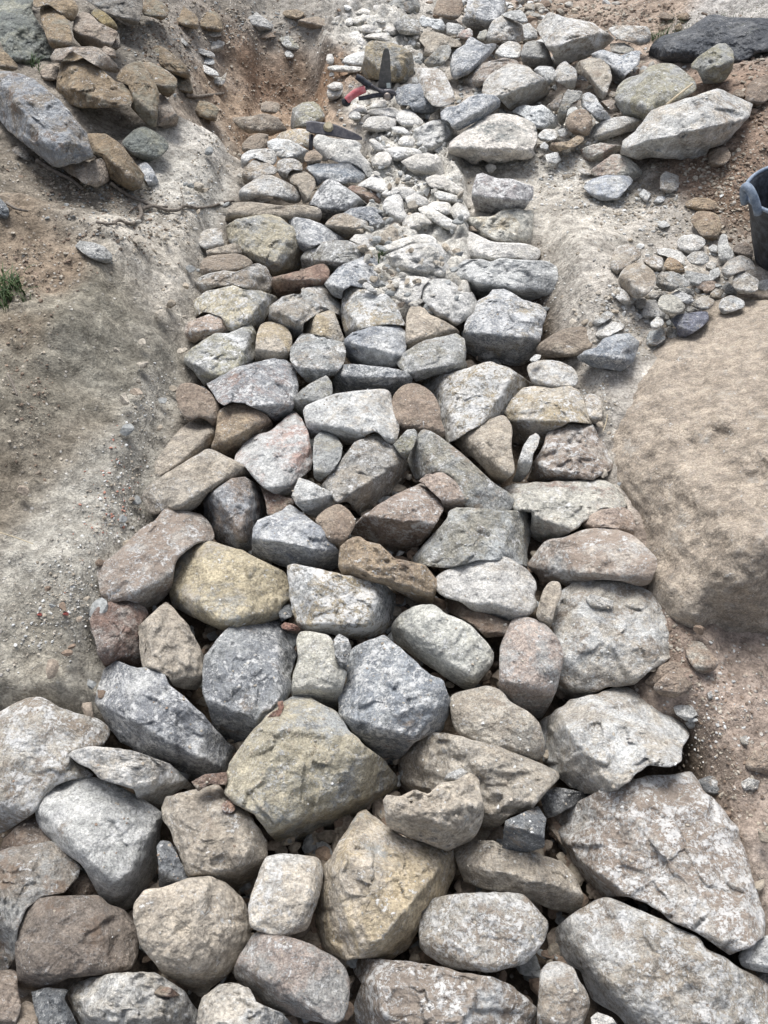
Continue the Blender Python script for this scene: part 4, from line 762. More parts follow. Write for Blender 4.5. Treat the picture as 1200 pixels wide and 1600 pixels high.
Z2 r di 260:.4:1.5 l.03|pinkish brown stone at the old wall's far left corner|690,170 760,155 850,140 940,150 970,200 900,240 800,250 690,230
Z2 r on l.0|mossy lump in the back wall of the pit|520,320 600,290 700,320 720,400 650,440 560,390
Z2 a gl l.0|small hollow pale stone at the back of the pit|570,450 600,420 650,460 640,500 590,500
Z2 r dw l.03|white lump at the old wall's left edge above the red grip|930,800 950,720 1020,700 1070,740 1060,800 1000,860 950,860
a a bo 230:.45:1.4 l.08|two-toned rusty brown stone under the huge boulder, split by a pale ridge|550,240 660,238 740,290 800,370 860,430 900,490 880,570 820,592 760,560 690,520 670,440 640,380 580,360
a a bt 200:.25:1.2 l.07|beige faceted stone left of the two-toned rusty one|390,450 430,420 560,415 630,390 660,420 685,490 680,530 600,570 520,545 480,510 440,490
a a gb l.03|small blue-grey splinter right of the two-toned rusty stone|860,430 910,410 950,450 990,530 985,570 930,565 900,510
a r bt l.03|small beige pebble behind the two-toned rusty stone|745,280 790,275 830,330 855,400 820,400 770,330
a r bg l.03|dull grey stone under the huge blue-grey boulder at the left|75,340 100,312 150,320 200,370 225,415 180,410 110,370
a a gl l.03|flat grey stone lying alone on the left slope|470,940 500,905 580,915 650,940 700,990 700,1030 660,1045 580,1020 530,990
a r gd l.04|dark blue-grey stone at the left edge above the grass|-30,630 0,640 40,680 60,730 40,770 -30,760
X r dw l.05|lumpy grey stone at the top left of the rubble heap|215,300 225,230 270,175 340,170 400,200 405,250 340,290 280,330 250,365
X r dt 230:.3:1.2 l.07|round flat-faced stone, largest of the rubble heap|260,400 290,330 350,285 420,290 480,330 500,380 480,440 430,490 370,505 320,470 280,440
X r gp l.03|oval stone at the left side of the rubble heap|225,460 250,425 310,460 355,515 340,545 290,540 240,490
X r dw l.05|mottled stone touching the round flat-faced one's right top|420,270 490,235 540,250 545,290 520,335 480,320
X a gl l.05|long pale stone at the back of the rubble heap|505,200 560,190 650,210 690,250 690,300 640,290 560,240 515,230
X r gl l.05|pale potato-shaped stone right under the ochre-brown stone|630,150 660,115 740,105 800,130 810,165 760,210 700,228 640,190
X a wt l.06|white angular stone below the pale potato-shaped one|690,250 730,215 790,210 830,245 830,275 780,305 720,290
X r tb l.05|brown stone in the rubble heap|550,290 580,245 640,270 680,320 670,355 600,340 555,320
X k gt 260:.3:1 l.07|jagged grey stone in the heap right of the flat-faced round one|500,420 510,350 600,335 660,360 720,410 700,430 640,440 600,465 530,450
X a gl l.07|pale flat slabby stone across the middle of the heap|680,370 690,330 780,350 880,370 860,390 790,400 760,430 700,410
X r gl l.05|upright grey stone just left of the dark stone by the bucket|885,170 910,100 945,110 950,160 990,230 960,290 910,300 890,240
X r dw l.07|large pale grey stone at the right of the heap near the bucket|910,320 950,270 1030,235 1090,260 1125,320 1060,330 1000,350 950,380 915,360
X a gp l.07|bluish white chunky stone below the large pale grey one|980,390 1000,330 1040,325 1090,360 1140,390 1135,450 1080,480 1020,475 980,430
X a gl l.05|small pale triangular stone left of the chunky bluish white one|915,430 950,400 1000,455 1000,490 930,490
X r gp l.06|pale oval stone at the front right of the heap|890,560 910,510 970,485 1050,520 1050,560 1000,580 920,605
X a wt 270:.4:1.3 l.04|flat-bottomed white stone at the heap's front right corner|940,620 1000,580 1080,590 1108,630 1070,655 970,640
X r cr l.08|cream rounded stone at the heap's front centre|510,540 530,490 590,480 650,510 685,560 650,595 580,605 530,580
X r gl l.06|pale stone right above the cream rounded one|600,480 640,455 700,480 740,520 700,540 640,520
X r gl l.05|slim grey stone under the jagged grey one|620,440 670,432 740,455 735,490 680,475
X r dw l.06|tan-grey stone right of the cream rounded one|730,530 790,490 865,515 840,570 780,580 720,550
X r tp l.05|reddish tan stone in the middle of the heap|745,440 790,400 880,395 870,440 810,480 790,450
X a bv 250:.3:1 l.06|dark violet-blue stone at the heap's front edge|590,640 640,605 740,590 820,585 830,640 780,690 720,730 680,750 640,745 630,690
X a dw l.03|long flat pale stone at the heap's lower edge|780,700 830,660 950,650 980,680 900,710 800,720
X a dw l.03|small block left under the dark violet-blue stone|560,700 580,680 630,700 635,745 600,770 570,745
X a gt l.04|grey-tan stone at the heap's front left|435,780 460,710 550,685 560,760 500,800 445,812
X r wt l.06|small white stone above the grey-tan front left one|465,660 510,615 545,635 545,670 480,700
X a gl l.05|bluish grey stone partly under the cream rounded one|410,600 440,520 500,515 530,580 570,610 540,640 480,620 430,630
X a wt l.03|pale flat stone above the light blue angular one|110,720 130,670 200,645 300,665 300,690 240,720 200,745 150,755
X r wt l.03|small cream bar-shaped stone above the pale flat one|95,655 190,585 235,600 220,630 130,680
X r dw l.05|small knobbly stone next to the pale oval front one|835,480 870,445 910,470 900,510 860,510
X a wt l.05|small bright stone above the pale slabby one|810,300 840,275 880,285 870,320 830,325
X a gl l.05|small blue-white stone right of the pale slabby one|840,330 890,310 905,350 870,390 830,360
X r gl l.04|small grey stone left of the upright grey one|825,190 860,165 885,180 880,220 850,225
X r bd l.04|dark brown stone at the foot of the black bucket|985,180 1060,150 1105,200 1105,250 1040,240 985,220
X r gl l.04|pale stone at the right edge under the bucket|1140,400 1200,385 1240,440 1200,470 1140,460
X r di l.05|smooth grey-brown stone at the right edge below the root|1120,600 1170,560 1240,540 1240,640 1130,650
X r gl l.02|sliver stone at the right end of the heap's front edge|1080,660 1130,625 1140,640 1100,665
X r gp l.04|stone half hidden between the flat-faced round and the cream one|440,490 480,455 590,470 600,480 520,490 480,515
X a dw l.05|flat cream piece on the dark violet-blue stone's back|680,580 700,555 790,550 760,590 700,600
X r gt l.03|small dull stone under the oval left one|360,540 390,505 440,510 430,560 390,580
V a gp l.04|grey stone embedded in the slope below the large light blue boulder|525,700 530,620 560,590 640,620 640,690 580,735
V a wt l.02|pale chip right of the thin flat light blue slab|390,740 420,700 470,730 440,790
V a bl l.02|small blue chip on the pale slope|485,780 510,750 560,745 550,775 510,795
V r wt l.02|white pebble left of the ochre-brown stone|510,920 550,895 590,930 530,950
V r gp l.02|small white stone left of the rusty-hollow arched one|15,585 50,568 100,590 100,615 50,615
U r wt l.03|white lumpy stone under the chestnut lump|670,300 720,250 800,250 840,290 800,330 700,340
U r wt l.02|small white round stone right of the flat lichen boulder|690,370 720,345 755,370 740,410 695,400
U a tb 260:.3:1 l.04|glossy reddish-brown folded stone near the chestnut lump|760,400 780,350 900,340 1000,275 1020,330 960,380 880,400 800,420
U a wt l.02|pale crumbly stone on the slope right of the flat lichen boulder|730,440 820,420 850,480 800,520 740,490
U r gl l.04|small grey-white stone left of the glossy folded one|820,260 870,240 900,280 850,320
px s rk 185:.12:1 l.16 b|huge smooth tan bedrock boulder bulging in from the right edge|905,700 908,640 940,580 1000,535 1090,505 1200,480 1330,475 1400,680 1340,880 1200,930 1120,945 1050,935 1000,890 970,830 932,765
"""
idx = 0
for line in STONES.strip().splitlines():
    a_, b_, c_ = line.split('|'); idx += 1
    make_stone(idx, a_, b_, c_)
# ------------------------------------------------------------------ ground sheet
def axis(lo, hi, flo, fhi, step, n):
    far = lambda a, b: a + (b-a)*(np.linspace(0, 1, n)**2.2)
    return np.concatenate([far(flo, lo)[::-1][:-1], np.arange(flo, fhi, step), far(fhi, hi)])
gx = axis(-40, 40, -2.3, 2.4, .0095, 26); gy = axis(-30, 60, .05, 5.9, .0105, 26)
GX, GY = np.meshgrid(gx, gy)
x, y = GX.ravel(), GY.ravel()
z = relief(x, y); far = np.clip(np.hypot(x, y-2.5)-4, 0, None)
z = z*np.exp(-far*.12) + .10*far*sst(2, 8, y) - .02*far*sst(0, -3, y)
nx_, ny_ = len(gx), len(gy)
i = np.arange(nx_*ny_).reshape(ny_, nx_)
q = np.stack([i[:-1, :-1].ravel(), i[:-1, 1:].ravel(), i[1:, 1:].ravel(), i[1:, :-1].ravel()], 1)
ground = mesh_obj('ground', np.stack([x, y, z], 1), np.zeros((0, 3), int), M_GROUND, quads=q)
tag(ground, kind='structure')
SOIL = [  # px, py, colour, reach(px), grit
 (110,500,(.235,.22,.18),60,.15),(190,470,(.31,.29,.245),40,.15),(60,640,(.215,.195,.155),50,.15),(140,580,(.235,.22,.18),50,.15),(40,760,(.21,.175,.13),50,.2),(90,700,(.24,.21,.165),40,.2),  # left hump: lower left darker, its shade painted into the soil colour
 (220,620,(.37,.35,.305),60,.6),(200,720,(.36,.345,.305),60,.8),(120,900,(.34,.325,.285),80,.7),(90,1000,(.32,.30,.255),80,.4),(50,1060,(.33,.30,.24),60,.3),
 (140,820,(.36,.345,.305),50,.9),(270,450,(.40,.37,.32),50,.4),(230,380,(.42,.39,.34),50,.4),(310,270,(.40,.385,.35),45,.3),(330,230,(.42,.40,.365),35,.3),
 (180,300,(.25,.22,.18),50,1.),(100,300,(.22,.19,.15),50,1.),(60,400,(.29,.22,.155),40,.5),(30,360,(.27,.21,.15),30,.5),(20,500,(.22,.18,.13),30,.4),
 (100,440,(.27,.25,.20),50,.5),(330,140,(.30,.25,.20),40,.8),(250,60,(.24,.22,.19),50,1.),(320,60,(.27,.24,.21),40,1.),(400,40,(.28,.25,.215),40,1.),(450,70,(.25,.175,.12),35,.5),(390,75,(.27,.20,.145),30,.5),(460,20,(.30,.28,.25),60,1.),
 (370,110,(.37,.27,.185),30,.3),(430,170,(.38,.27,.18),45,.4),(400,140,(.38,.27,.18),40,.3),(470,120,(.36,.23,.14),40,.4),(420,85,(.22,.14,.09),30,.3),(480,90,(.13,.10,.08),25,.2),(520,160,(.11,.085,.065),15,.2),
 (600,300,(.60,.585,.54),40,.8),(650,250,(.60,.585,.54),40,.8),(660,350,(.60,.585,.54),40,.8),(560,160,(.60,.585,.54),25,.7),(560,60,(.60,.585,.54),40,.6),(540,20,(.45,.43,.40),40,.6),
 (740,250,(.38,.35,.30),30,.4),(850,330,(.46,.43,.38),50,.3),(920,330,(.46,.43,.38),60,.5),(880,260,(.47,.45,.41),50,.9),(1000,350,(.43,.40,.36),50,.9),(830,370,(.44,.41,.36),30,.2),
 (1080,270,(.24,.16,.11),40,.7),(1130,290,(.24,.16,.11),40,.7),(1170,210,(.27,.19,.14),40,.5),(1180,140,(.27,.19,.14),40,.5),(1100,330,(.22,.15,.10),30,.6),(1150,330,(.19,.13,.09),30,.5),
 (930,25,(.36,.28,.22),50,.7),(1020,20,(.34,.26,.20),50,.7),(1150,15,(.42,.40,.38),50,.4),(860,20,(.32,.25,.19),30,.7),
 (1000,420,(.40,.37,.33),60,.9),(1100,450,(.38,.35,.31),60,.9),(940,620,(.43,.40,.36),40,.9),(900,590,(.43,.40,.36),40,.8),(1150,520,(.38,.34,.29),40,.4),(940,690,(.36,.33,.29),30,.6),
 (1100,1060,(.32,.25,.205),60,.5),(1150,1150,(.305,.24,.195),60,.5),(1180,1040,(.32,.25,.205),50,.5),(1080,1180,(.32,.255,.21),50,.6),(1180,1300,(.34,.28,.235),60,.4),(1050,1010,(.25,.18,.14),25,.4)]
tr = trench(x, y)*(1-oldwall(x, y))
acc = np.zeros((len(x), 3)); wsum = np.zeros(len(x)); gacc = np.zeros(len(x))
wob = .10*fbm(p3(x*2.5, y*2.5), 4, 77); wob2 = .10*fbm(p3(x*2.5+9, y*2.5), 4, 78)
for (a1, b1, cc, rr, gr) in SOIL:
    Q = at(a1, b1, 0.0); D = math.hypot(*(Q-CAM)); s = rr*D/FPX
    wq = 1/((((x+wob-Q[0])/s)**2 + ((y+wob2-Q[1])/(s*1.6))**2) + .15)**2.2
    acc += wq[:, None]*np.array(cc); wsum += wq; gacc += wq*gr
soil = acc/wsum[:, None]; lum = soil.mean(1, keepdims=True); soil = (lum + (soil-lum)*.78)*(1+.14*sst(-.2, -.6, x)*sst(.33, .40, lum[:, 0])[:, None].T[0])[:, None]; grit = gacc/wsum
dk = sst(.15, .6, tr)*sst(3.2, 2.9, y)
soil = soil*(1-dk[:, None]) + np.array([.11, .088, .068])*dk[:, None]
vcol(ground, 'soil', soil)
ga = ground.data.attributes.new('grit', 'FLOAT', 'POINT'); ga.data.foreach_set('value', grit.astype(np.float32))
# ------------------------------------------------------------------ loose chippings (nobody could count them)
def chips(name, label, regions, seed, surf=None):
    rng = np.random.default_rng(seed)
    t = (1+5**.5)/2
    ico = np.array([(-1,t,0),(1,t,0),(-1,-t,0),(1,-t,0),(0,-1,t),(0,1,t),(0,-1,-t),(0,1,-t),(t,0,-1),(t,0,1),(-t,0,-1),(-t,0,1)])/math.hypot(1, t)
    fc = np.array([(0,11,5),(0,5,1),(0,1,7),(0,7,10),(0,10,11),(1,5,9),(5,11,4),(11,10,2),(10,7,6),(7,1,8),(3,9,4),(3,4,2),(3,2,6),(3,6,8),(3,8,9),(4,9,5),(2,4,11),(6,2,10),(8,6,7),(9,8,1)])
    mid = {}; iv = [tuple(q) for q in ico]; f2 = []
    def mp_(a_, b_):
        k_ = (min(a_, b_), max(a_, b_))
        if k_ not in mid:
            q_ = (np.array(iv[a_])+np.array(iv[b_])); iv.append(tuple(q_/np.linalg.norm(q_))); mid[k_] = len(iv)-1
        return mid[k_]
    for (a_, b_, c_) in fc:
        x_, y_, z_ = mp_(a_, b_), mp_(b_, c_), mp_(c_, a_); f2 += [(a_, x_, z_), (b_, y_, x_), (c_, z_, y_), (x_, y_, z_)]
    ico2, fc2 = np.array(iv), np.array(f2)
    Vs, Fs, Cs, n0 = [], [], [], 0
    for (cx, cy, rx, ry, rot, num, smin, smax, cols) in regions:
        ca, sa = math.cos(math.radians(rot)), math.sin(math.radians(rot))
        g = rng.normal(0, .55, (num, 2)); pxs = cx + g[:, 0]*rx*ca - g[:, 1]*ry*sa; pys = cy + g[:, 0]*rx*sa + g[:, 1]*ry*ca
        ok = pys > -60; pxs, pys = pxs[ok], pys[ok]
        
        if surf == 'cast':
            dg = bpy.context.evaluated_depsgraph_get(); Pp = []
            for d_ in rays(pxs, pys):
                ok_, lo_, no_, _i, ob_, _m = scn.ray_cast(dg, CAM.tolist(), d_.tolist())
                if ok_ and no_.z > .55 and 'stone' in ob_.name or ok_ and 'boulder' in ob_.name and no_.z > .55: Pp.append(tuple(lo_))
            Pp = np.array(Pp)
        else:
            tt_ = hit(pxs, pys, 0.0, surf or relief); Pp = CAM + rays(pxs, pys)*tt_[:, None]
        for k in range(len(Pp)):
            s = smin*(smax/smin)**(rng.random()**1.8)
            if s > .007:
                R = ico2*rng.uniform(.94, 1.06, (42, 1))
                for _ in range(7):
                    n_ = rng.normal(0, 1, 3); n_ /= np.linalg.norm(n_); d_ = R@n_ - rng.uniform(.35, .75); R = R - np.clip(d_, 0, None)[:, None]*n_
                ff = fc2
            else: R = ico*rng.uniform(.7, 1.25, (12, 1)); ff = fc
            R = R*np.array([1, rng.uniform(.55, 1), rng.uniform(.35, .75)])*s
            th = rng.uniform(0, 6.28); R = R@np.array([[math.cos(th), -math.sin(th), 0], [math.sin(th), math.cos(th), 0], [rng.normal(0, .25), rng.normal(0, .25), 1]])
            Vs.append(R + Pp[k] + np.array([0, 0, s*.12])); Fs.append(ff+n0); n0 += len(R)
            cc = np.array(cols[rng.integers(len(cols))])*rng.uniform(.75, 1.2); Cs.append(np.tile(cc, (len(R), 1)))
    V = np.concatenate(Vs); F = np.concatenate(Fs)
    o = mesh_obj(name, V, F, M_GRAIN, V[0], smooth=False); vcol(o, 'soil', np.concatenate(Cs)); tag(o, label, 'gravel', kind='stuff')
    return o
lc = [WHITE, BUFF, DG, TAN]; bc = [BROWN, TAN, DB, BUFF]
chips('gravel', 'loose pale chippings and crumbs scattered on the left slope and ledge', [
 (180,780,50,90,20,600,.0012,.006,lc+[(.4,.2,.15)]),(110,930,60,70,0,600,.001,.005,lc),(230,640,35,90,15,400,.001,.005,lc),(60,1000,60,50,0,200,.001,.005,lc),
 (150,300,130,60,35,1300,.002,.010,[BROWN,GREY,TAN,DBR,BUFF]),(60,420,60,60,0,300,.002,.008,bc),(250,330,90,60,20,500,.002,.008,lc+[TAN]),
 (330,250,50,80,20,350,.002,.008,lc),(250,70,90,60,30,700,.003,.013,[BROWN,GREY,TAN,DBR]),(380,40,120,40,0,700,.003,.013,[BROWN,GREY,TAN,BUFF]),(40,600,50,120,0,350,.0015,.006,bc)], 3)
chips('gravel', 'loose pale chippings among the rubble on the right bank and on the old wall', [
 (1040,470,120,60,0,900,.003,.012,lc),(900,270,90,60,10,700,.002,.010,lc),(1000,330,110,50,10,700,.003,.012,lc),(640,280,70,110,10,700,.002,.010,lc),
 (560,120,60,100,0,350,.003,.012,lc),(930,620,30,70,0,400,.0015,.006,lc),(980,520,60,40,0,300,.002,.007,lc),(850,420,20,90,0,120,.002,.006,lc),(760,240,60,40,0,250,.002,.009,lc),
 (880,200,80,40,0,300,.003,.012,lc)], 4)
chips('gravel', 'brown earthy crumbs and pebbles lying on the soil at the right edge and in the pit', [
 (1120,270,90,60,10,900,.003,.014,bc),(1150,350,60,60,0,400,.003,.012,bc),(1110,1100,80,100,0,900,.001,.005,bc+[WHITE]),(1150,1230,70,60,0,400,.001,.005,bc),
 (950,25,140,30,5,700,.004,.016,bc),(430,150,90,60,0,500,.003,.011,bc),(1180,130,40,80,0,300,.004,.016,bc),(1060,1000,30,40,0,150,.001,.006,bc)], 5)
chips('rubble', 'angular broken limestone bits filling in between the larger stones of the upper right pile and the old wall', [
 (780,110,170,90,0,420,.012,.045,lc+[GREY]),(640,60,70,60,0,120,.010,.030,[WHITE,DG]),(640,240,60,110,0,200,.008,.026,[WHITE,DG]),(960,140,90,60,0,160,.010,.035,lc+[BROWN]),
 (1060,470,90,50,0,260,.007,.022,lc+[GREY]),(880,230,70,40,0,120,.007,.022,lc),(800,10,120,20,0,120,.015,.04,lc+[BROWN])], 6)
chips('rubble', 'angular chips and brown stones packed into the gaps low between the stones filling the trench', [
 (600,1400,420,160,0,1100,.010,.032,[DT,TAN,BROWN,GREY]),(560,1000,330,220,0,1100,.010,.030,[DT,TAN,BROWN,GREY]),(560,650,280,200,0,600,.010,.028,[DT,TAN,BUFF,GREY]),
 (520,380,200,160,0,450,.010,.028,[TAN,BUFF,GREY,DG])], 7, lambda x_, y_: relief(x_, y_)+.030)
chips('crumbs', 'fine pale crumbs and grit lying on top of the laid stones', [
 (600,1100,400,420,0,1500,.0009,.0042,[WHITE,DG,BUFF,TAN]),(900,1150,160,330,0,700,.0009,.0048,[WHITE,DG,BUFF]),(580,600,260,220,0,700,.0012,.0045,[WHITE,DG,BUFF,TAN]),
 (250,1300,200,240,0,300,.0008,.0035,[BUFF,TAN,BROWN]),(950,120,220,100,0,300,.002,.007,[WHITE,DG])], 8, 'cast')
# ------------------------------------------------------------------ twigs and roots
M_WOOD = plain('weathered grey wood', (.10,.085,.07), (.24,.21,.18), 90, .9, bump=.003)
M_STRAW = plain('dry straw', (.42,.35,.24), (.55,.47,.34), 90, .8)
def twig(label, pts, r0, r1, mat, name='twig', lift=.012, cat='twig'):
    P = []
    for (a1, b1) in pts: P.append(at(a1, b1, lift, relief))
    P = spline(P, 6); n = len(P); rr = np.linspace(r0, r1, n)*(1+.12*np.sin(np.arange(n)*1.7))
    V, F = tube(P, rr, 8); o = mesh_obj(name, V, F, mat, P[0]); tag(o, label, cat); return o
twig('long crooked grey root running right across the left bank to the trench', [(220,327),(240,322),(260,328),(278,328),(288,322),(310,325),(332,322),(350,316),(366,314)], .006, .0045, M_WOOD, 'root', cat='root')
twig('short bent grey stick with an upturned end on the left bank', [(150,347),(175,350),(186,344),(205,350),(217,342),(221,334),(217,320)], .004, .007, M_WOOD, 'stick', cat='stick')
twig('dark stick sloping down under the beige faceted stone', [(57,250),(82,266),(112,281),(130,296)], .008, .006, M_WOOD, 'stick', cat='stick')
twig('grey stick emerging below the rusty brown stones, curving right', [(172,286),(197,303),(218,313),(240,322),(262,323)], .007, .004, M_WOOD, 'stick', cat='stick')
twig('thin forked twig on the slope at the far left', [(10,317),(25,326),(44,330)], .005, .003, M_WOOD)
twig('thin black twig lying above the rust-brown loaf-shaped stone', [(291,148),(306,151),(325,149),(350,146)], .009, .006, M_WOOD)
twig('hair-thin upright sprig growing beside the long crooked root', [(282,296),(286,310),(285,322)], .0018, .001, M_WOOD, lift=.02)
twig('pale straw across the olive-grey boulder', [(1041,164),(1060,148),(1082,131)], .004, .003, M_STRAW, lift=.14)
twig('pale broken root at the right end of the small rubble heap', [(1153,461),(1178,463),(1202,465)], .006, .008, M_WOOD, 'root', lift=.05, cat='root')
twig('thin straw stalk standing on the right trench edge', [(949,648),(947,660),(942,674)], .0016, .001, M_STRAW, lift=.03)
twig('thin dry stalk lying at the left photo edge', [(0,832),(25,840),(52,850)], .0014, .001, M_STRAW, lift=.02)
twig('small dark twig at the left edge of the mossy hump', [(12,585),(20,600),(27,618)], .003, .002, M_WOOD, lift=.03)
# ------------------------------------------------------------------ green plants
M_LEAF = plain('green blades', (.03,.062,.018), (.08,.12,.04), 40, .7)
def tuft(label, cx, cy, n, spread, h, seed, lift=.0, name='grass_tuft'):
    stf = name == 'moss'
    rng = np.random.default_rng(seed); V, F = [], []
    c0 = at(cx, cy, lift)
    for k in range(n):
        b = c0 + np.array([*rng.normal(0, spread, 2), 0]); b[2] = relief(b[0:1], b[1:2])[0] + lift
        th = rng.uniform(0, 6.28); hh = h*rng.uniform(.5, 1.2); lean = rng.uniform(.3, 1.1)*hh; wv = hh*.05
        d = np.array([math.cos(th), math.sin(th), 0]); s = np.array([-d[1], d[0], 0])*wv; i0 = len(V)
        for j in range(5):
            t = j/4; p = b + d*lean*t*t + np.array([0, 0, hh*(t-.35*t*t)])
            ww = (1-t**1.5)*.9+.05; V += [p-s*ww, p+s*ww + np.array([0, 0, .0004])]
        for j in range(4): F.append((i0+2*j, i0+2*j+1, i0+2*j+3, i0+2*j+2))
    o = mesh_obj(name, np.array(V), F, M_LEAF, c0); tag(o, label, 'moss' if stf else 'grass', kind='stuff' if stf else None); return o
tuft('green grass tuft at the left photo edge', -3, 436, 190, .032, .048, 1)
tuft('small green weed growing between the old wall and a pale stone', 592, 408, 16, .012, .05, 2, lift=.05, name='weed')
tuft('green moss and grass strip along the top of the dark slate slab', 1168, 27, 900, .085, .012, 3, lift=.05, name='moss')
tuft('patch of green moss left of the small orange-brown stone', 1064, 38, 800, .06, .012, 4, lift=.03, name='moss')
tuft('bright green sprig beside the crack left of the dark slate slab', 1022, 58, 60, .03, .05, 5, lift=.05, name='weed')
tuft('tiny bright green sprout under the dark green rock face', 54, 108, 22, .015, .04, 6, lift=.06, name='sprout')
# ------------------------------------------------------------------ tools
M_STEEL = plain('rusty dark steel', (.055,.055,.065), (.11,.105,.11), 70, .5, .6, .001)
M_BLADE = plain('worn grey steel blade', (.10,.10,.098), (.17,.165,.16), 50, .45, .55, .0006)
M_RUBBER = plain('black rubber', (.015,.016,.02), (.05,.055,.07), 50, .7)
M_RED = plain('faded red plastic', (.42,.085,.10), (.55,.22,.23), 45, .5)
M_LABEL = plain('pale sticker', (.50,.56,.52), (.62,.66,.62), 200, .5)
M_HANDLE = plain('worn wooden handle', (.30,.26,.17), (.42,.38,.28), 60, .8)
def empty(name, loc, label, cat):
    o = bpy.data.objects.new(name, None); o.empty_display_size = .05; C.objects.link(o); o.location = loc; tag(o, label, cat); return o
def pt(px, py, t): return CAM + rays(px, py)*t
def prism(outline, n, th):
    """slab from a 3D outline, thickness th along n, with a bevel ring"""
    O = np.asarray(outline, float); c = O.mean(0); n = np.asarray(n, float)/np.linalg.norm(n); k = len(O)
    rings = [c+(O-c)*.93 - n*th/2, O - n*th*.3, O + n*th*.3, c+(O-c)*.93 + n*th/2]; V = np.concatenate(rings)
    F = [tuple(range(k))[::-1], tuple(3*k+i for i in range(k))]
    for r in range(3):
        for i in range(k): F.append((r*k+i, r*k+(i+1) % k, (r+1)*k+(i+1) % k, (r+1)*k+i))
    return V, F
def N6(x_, y_): return (500+x_/6, y_/6)
# trowel: blade standing upright against the ochre block
tb_ = hit(np.array([606.]), np.array([140.]), .085)[0]
tr_root = empty('trowel', at(604, 142, .05), 'dark rounded steel blade with a pale sticker, standing upright against the ochre-yellow block', 'trowel')
ol = [(540,834),(550,740),(568,620),(584,520),(594,478),(606,460),(624,453),(640,462),(650,486),(656,530),(662,640),(668,760),(672,832),(606,846)]
ddn = rays(604, 110)
V, F = prism([pt(*N6(*p), tb_ - .00022*(832-p[1])*.4) for p in ol], ddn, .004)
bl = mesh_obj('blade', V, F, M_BLADE, pt(604, 140, tb_), smooth=False, parent=tr_root)
V, F = prism([pt(*N6(*p), tb_-.006) for p in [(626,705),(642,700),(660,790),(662,826),(626,832),(622,780)]], ddn, .002)
mesh_obj('sticker', V, F, M_LABEL, pt(607, 128, tb_-.004), smooth=False, parent=tr_root)
V, F = tube([pt(*N6(*p), tb_-.004-.0) for p in [(560,836),(610,842),(672,838)]], [.006,.008,.006], 10)
mesh_obj('ferrule', V, F, M_STEEL, pt(602, 140, tb_), parent=tr_root)
# pincers with one red and one black grip
pn = empty('pincers', at(583, 152, .05), 'steel pincers with a red and black grip lying open on the old wall', 'pincers')
tp_ = float(hit(np.array([580.]), np.array([150.]), .085)[0]) - .02
def rod(name, pts, rad, mat, dt=0.0, parent=pn, seg=10):
    P = spline([pt(*N6(*p), tp_-dt) for p in pts], 5); n = len(P)
    rr = np.interp(np.linspace(0, 1, n), np.linspace(0, 1, len(rad)), rad)
    V, F = tube(P, rr, seg); return mesh_obj(name, V, F, mat, P[0], parent=parent)
h1 = rod('handle', [(425,830),(480,826),(540,840),(600,865)], [.006,.006,.007,.009], M_STEEL)
g1 = rod('grip', [(250,945),(290,905),(350,865),(425,832)], [.015,.0155,.0165,.015], M_RED, parent=pn)
rod('grip_end', [(222,925),(232,965),(262,968),(282,935)], [.009,.013,.012,.006], M_RUBBER, dt=-.002)
rod('handle', [(480,800),(540,840),(580,862),(610,885)], [.006,.006,.008,.01], M_STEEL, dt=.006)
rod('grip', [(338,715),(385,745),(440,785),(482,803)], [.011,.013,.0125,.010], M_RUBBER)
rod('lower_arm', [(360,925),(440,912),(520,895),(600,890)], [.008,.009,.009,.010], M_RUBBER)
rod('jaw', [(600,865),(650,862),(690,872),(715,895)], [.012,.012,.009,.004], M_STEEL, dt=.004)
rod('jaw', [(600,895),(640,915),(670,905),(690,885)], [.012,.012,.009,.004], M_STEEL)
cpt = pt(*N6(630, 905), tp_-.016); nn = -rays(605, 150)
V, F = tube([cpt-nn*.012, cpt, cpt+nn*.006, cpt+nn*.008], [.015,.015,.013,.006], 14)
mesh_obj('pivot_bolt', V, F, plain('worn bolt', (.22,.19,.17), (.33,.29,.26), 60, .5, .7), cpt, parent=pn)
# pickaxe head with the stub of its handle
def L4(x_, y_): return (350+x_/4.8, 130+y_/4.8)
pk = empty('pickaxe', at(518, 205, .05), 'dark iron pickaxe head with a pale wooden handle stub, lying across the upper stones', 'pickaxe')
tk_ = float(hit(np.array([515.]), np.array([205.]), .12)[0])
prof = [(618,322,30,.022),(655,328,44,.028),(720,338,42,.026),(780,346,44,.036),(840,357,42,.026),(900,376,36,.022),(960,394,28,.016),(1010,408,18,.009),(1036,416,8,.004)]
V, F = [], []
e2 = -rays(515, 205); upv = np.array([0, sp, cp])
for k, (a1, b1, hh, th) in enumerate(prof):
    P0 = pt(*L4(a1, b1), tk_); s = hh/4.8*tk_/FPX
    for (cu, cv) in [(-1,-.8),(-1,.8),(-.75,1),(.75,1),(1,.8),(1,-.8),(.75,-1),(-.75,-1)]:
        V.append(P0 + upv*s*cv + e2*th*.6*cu)
for k in range(len(prof)-1):
    for j in range(8): F.append((k*8+j, k*8+(j+1) % 8, (k+1)*8+(j+1) % 8, (k+1)*8+j))
F += [tuple(range(8))[::-1], tuple((len(prof)-1)*8+j for j in range(8))]
mesh_obj('head', V, F, M_STEEL, pt(*L4(780, 345), tk_), smooth=False, parent=pk)
hp = pt(*L4(782, 330), tk_)
V, F = tube([hp - e2*.05 - upv*.01, hp + e2*.012 - upv*.004, hp + e2*.022 + upv*.003, hp + e2*.030 + upv*.008], [.019,.0195,.019,.015], 9)
